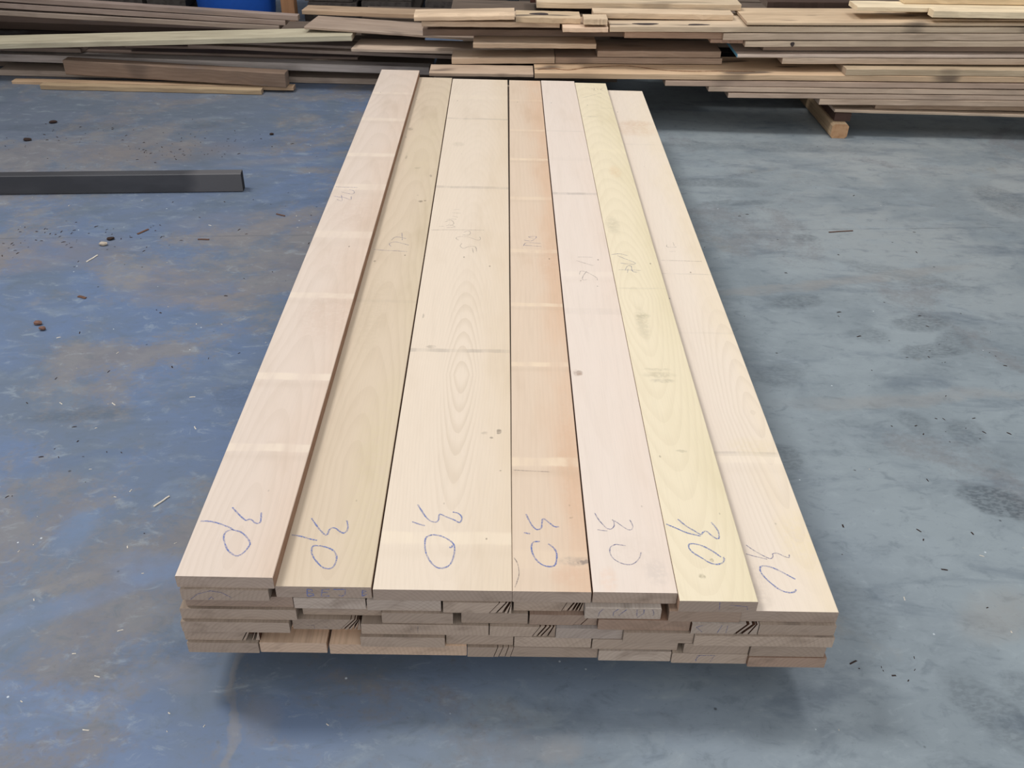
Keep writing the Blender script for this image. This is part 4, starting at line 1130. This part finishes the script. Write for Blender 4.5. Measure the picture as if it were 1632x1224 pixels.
def pebble(x, y, r, mat, label, seed, ez=.6, an=0.0):
    rnd = random.Random(seed)
    bm = bmesh.new()
    bmesh.ops.create_icosphere(bm, subdivisions=2, radius=r)
    for v in bm.verts:
        s = 1 + rnd.uniform(-.16, .16)
        v.co = Vector((v.co.x * 1.35 * s, v.co.y * .9 * s, v.co.z * ez * s))
    lo = min(v.co.z for v in bm.verts)
    for v in bm.verts:
        v.co.z -= lo
    me = mesh_from_bm('pebble', bm)
    o = link(bpy.data.objects.new('pebble', me))
    o.location = (x, y, .0003)
    o.rotation_euler = (0, 0, an)
    material_slots(o, mat)
    tag(o, label, 'pebble')


pebble(-1.452, 1.300, .010, STONE, 'left of two brown pebbles on the floor left of the stack', 1)
pebble(-1.425, 1.268, .008, STONE, 'right of two brown pebbles on the floor left of the stack', 2, .7)
pebble(-1.449, 1.846, .011, STONEP, 'pale pebble on the floor in front of the dark grey bar', 3, .6)
pebble(-1.440, 1.892, .010, STONED, 'dark crumb just behind the pale pebble', 4, .5, .3)
pebble(-2.154, 2.862, .014, STONED, 'dark crumb on the floor behind the bar at far left', 5, .4)
pebble(-2.135, 3.097, .014, STONED, 'dark crumb on the floor near the splintered strips', 6, .4, .4)
pebble(-1.096, 3.007, .008, STONED, 'black crumb on the floor midway between bar and raised plank', 7, .6)
pebble(-.64, .19, .0035, STONED, 'tiny black crumb on the floor left of the stack end', 8, .6)
WSTRIP = plain('pale_splinter', lin(206, 198, 186), .8, .1, .2, 60.0)
BSTRIP = plain('brown_splinter', lin(104, 78, 66), .85, .1, .3, 60.0)


def splinter(x, y, L, w, an, mat, label, seed):
    me = plank_mesh('splinter', w, L, .003, seed, chamfer=.0006, wob=.001, steps=5)
    o = link(bpy.data.objects.new('splinter', me))
    o.location = (x, y, .0003)
    o.rotation_euler = (0, 0, an)
    material_slots(o, mat, mat)
    tag(o, label, 'splinter')


splinter(-1.462, 1.715, .055, .005, -.35, WSTRIP, 'white splinter on the floor below the pale pebble', 11)
splinter(-.842, .49, .045, .004, -.6, WSTRIP, 'thin pale splinter on the floor beside the raised plank', 12)
splinter(-1.37, 1.46, .03, .010, 1.2, BSTRIP, 'short dark splinter on the floor left of the stack', 13)
splinter(-1.09, 1.905, .04, .006, 1.6, BSTRIP, 'brown splinter on the floor between bar and raised plank', 14)
splinter(-.86, 2.12, .04, .006, 1.1, BSTRIP, 'reddish splinter on the floor right of the bar', 15)
splinter(-1.33, 1.98, .05, .008, 2.6, BSTRIP, 'curled brown sliver on the floor below the bar', 16)
splinter(1.33, 2.10, .10, .004, 1.75, BSTRIP, 'thin dark splinter on the floor right of the near stack', 17)
splinter(-1.115, 2.53, .07, .006, 1.8, WSTRIP, 'pale splinter on the floor behind the end of the bar', 18)


def litter(name, label, cat, mat, areas, seed, smin, smax):
    rnd = random.Random(seed)
    bm = bmesh.new()
    for (cx, cy, rx, ry, num) in areas:
        for _ in range(num):
            x, y = rnd.gauss(cx, rx), rnd.gauss(cy, ry)
            if -.60 < x < .60 and -.05 < y < 3.1:
                continue
            s = rnd.uniform(smin, smax)
            a = rnd.uniform(0, math.pi)
            el = rnd.uniform(1.0, 3.2)
            q = []
            for (u, v, zz) in ((-el, -.6, 0), (el, -.5, 0), (.8 * el, .6, 0), (-.9 * el, .5, 0), (0, 0, .7)):
                u, v = u * s, v * s
                q.append(bm.verts.new((x + u * math.cos(a) - v * math.sin(a), y + u * math.sin(a) + v * math.cos(a), .0004 + zz * s)))
            for i in range(4):
                bm.faces.new((q[i], q[(i + 1) % 4], q[4]))
            bm.faces.new(q[:4][::-1])
    o = link(bpy.data.objects.new(name, mesh_from_bm(name, bm)))
    material_slots(o, mat)
    o['label'] = label
    o['category'] = cat
    o['kind'] = 'stuff'


litter('bark_crumbs', 'dark crumbs of bark and dirt strewn over the floor', 'crumbs', STONED,
       [(-1.85, 1.85, .22, .06, 60), (-1.55, 1.95, .2, .05, 40), (-2.0, 2.85, .25, .15, 44), (-1.4, 2.9, .25, .12, 46), (-1.45, 2.75, .12, .05, 30), (-1.3, 1.2, .4, .4, 30), (-1.2, .5, .2, .2, 18),
        (-.9, 2.1, .3, .3, 22), (1.35, 1.25, .16, .06, 16), (1.25, .85, .1, .05, 12), (1.3, 1.05, .3, .3, 12), (1.5, 2.2, .4, .3, 10), (.78, .06, .04, .015, 8), (1.0, 0.4, .25, .25, 8)], 5, .0010, .0034)
litter('wood_flecks', 'white flecks of sawdust strewn over the floor', 'flecks', WSTRIP,
       [(-.85, .1, .25, .25, 36), (-1.0, .8, .35, .4, 22), (-1.4, 2.2, .6, .5, 18), (1.0, .2, .3, .3, 10)], 6, .0010, .0028)
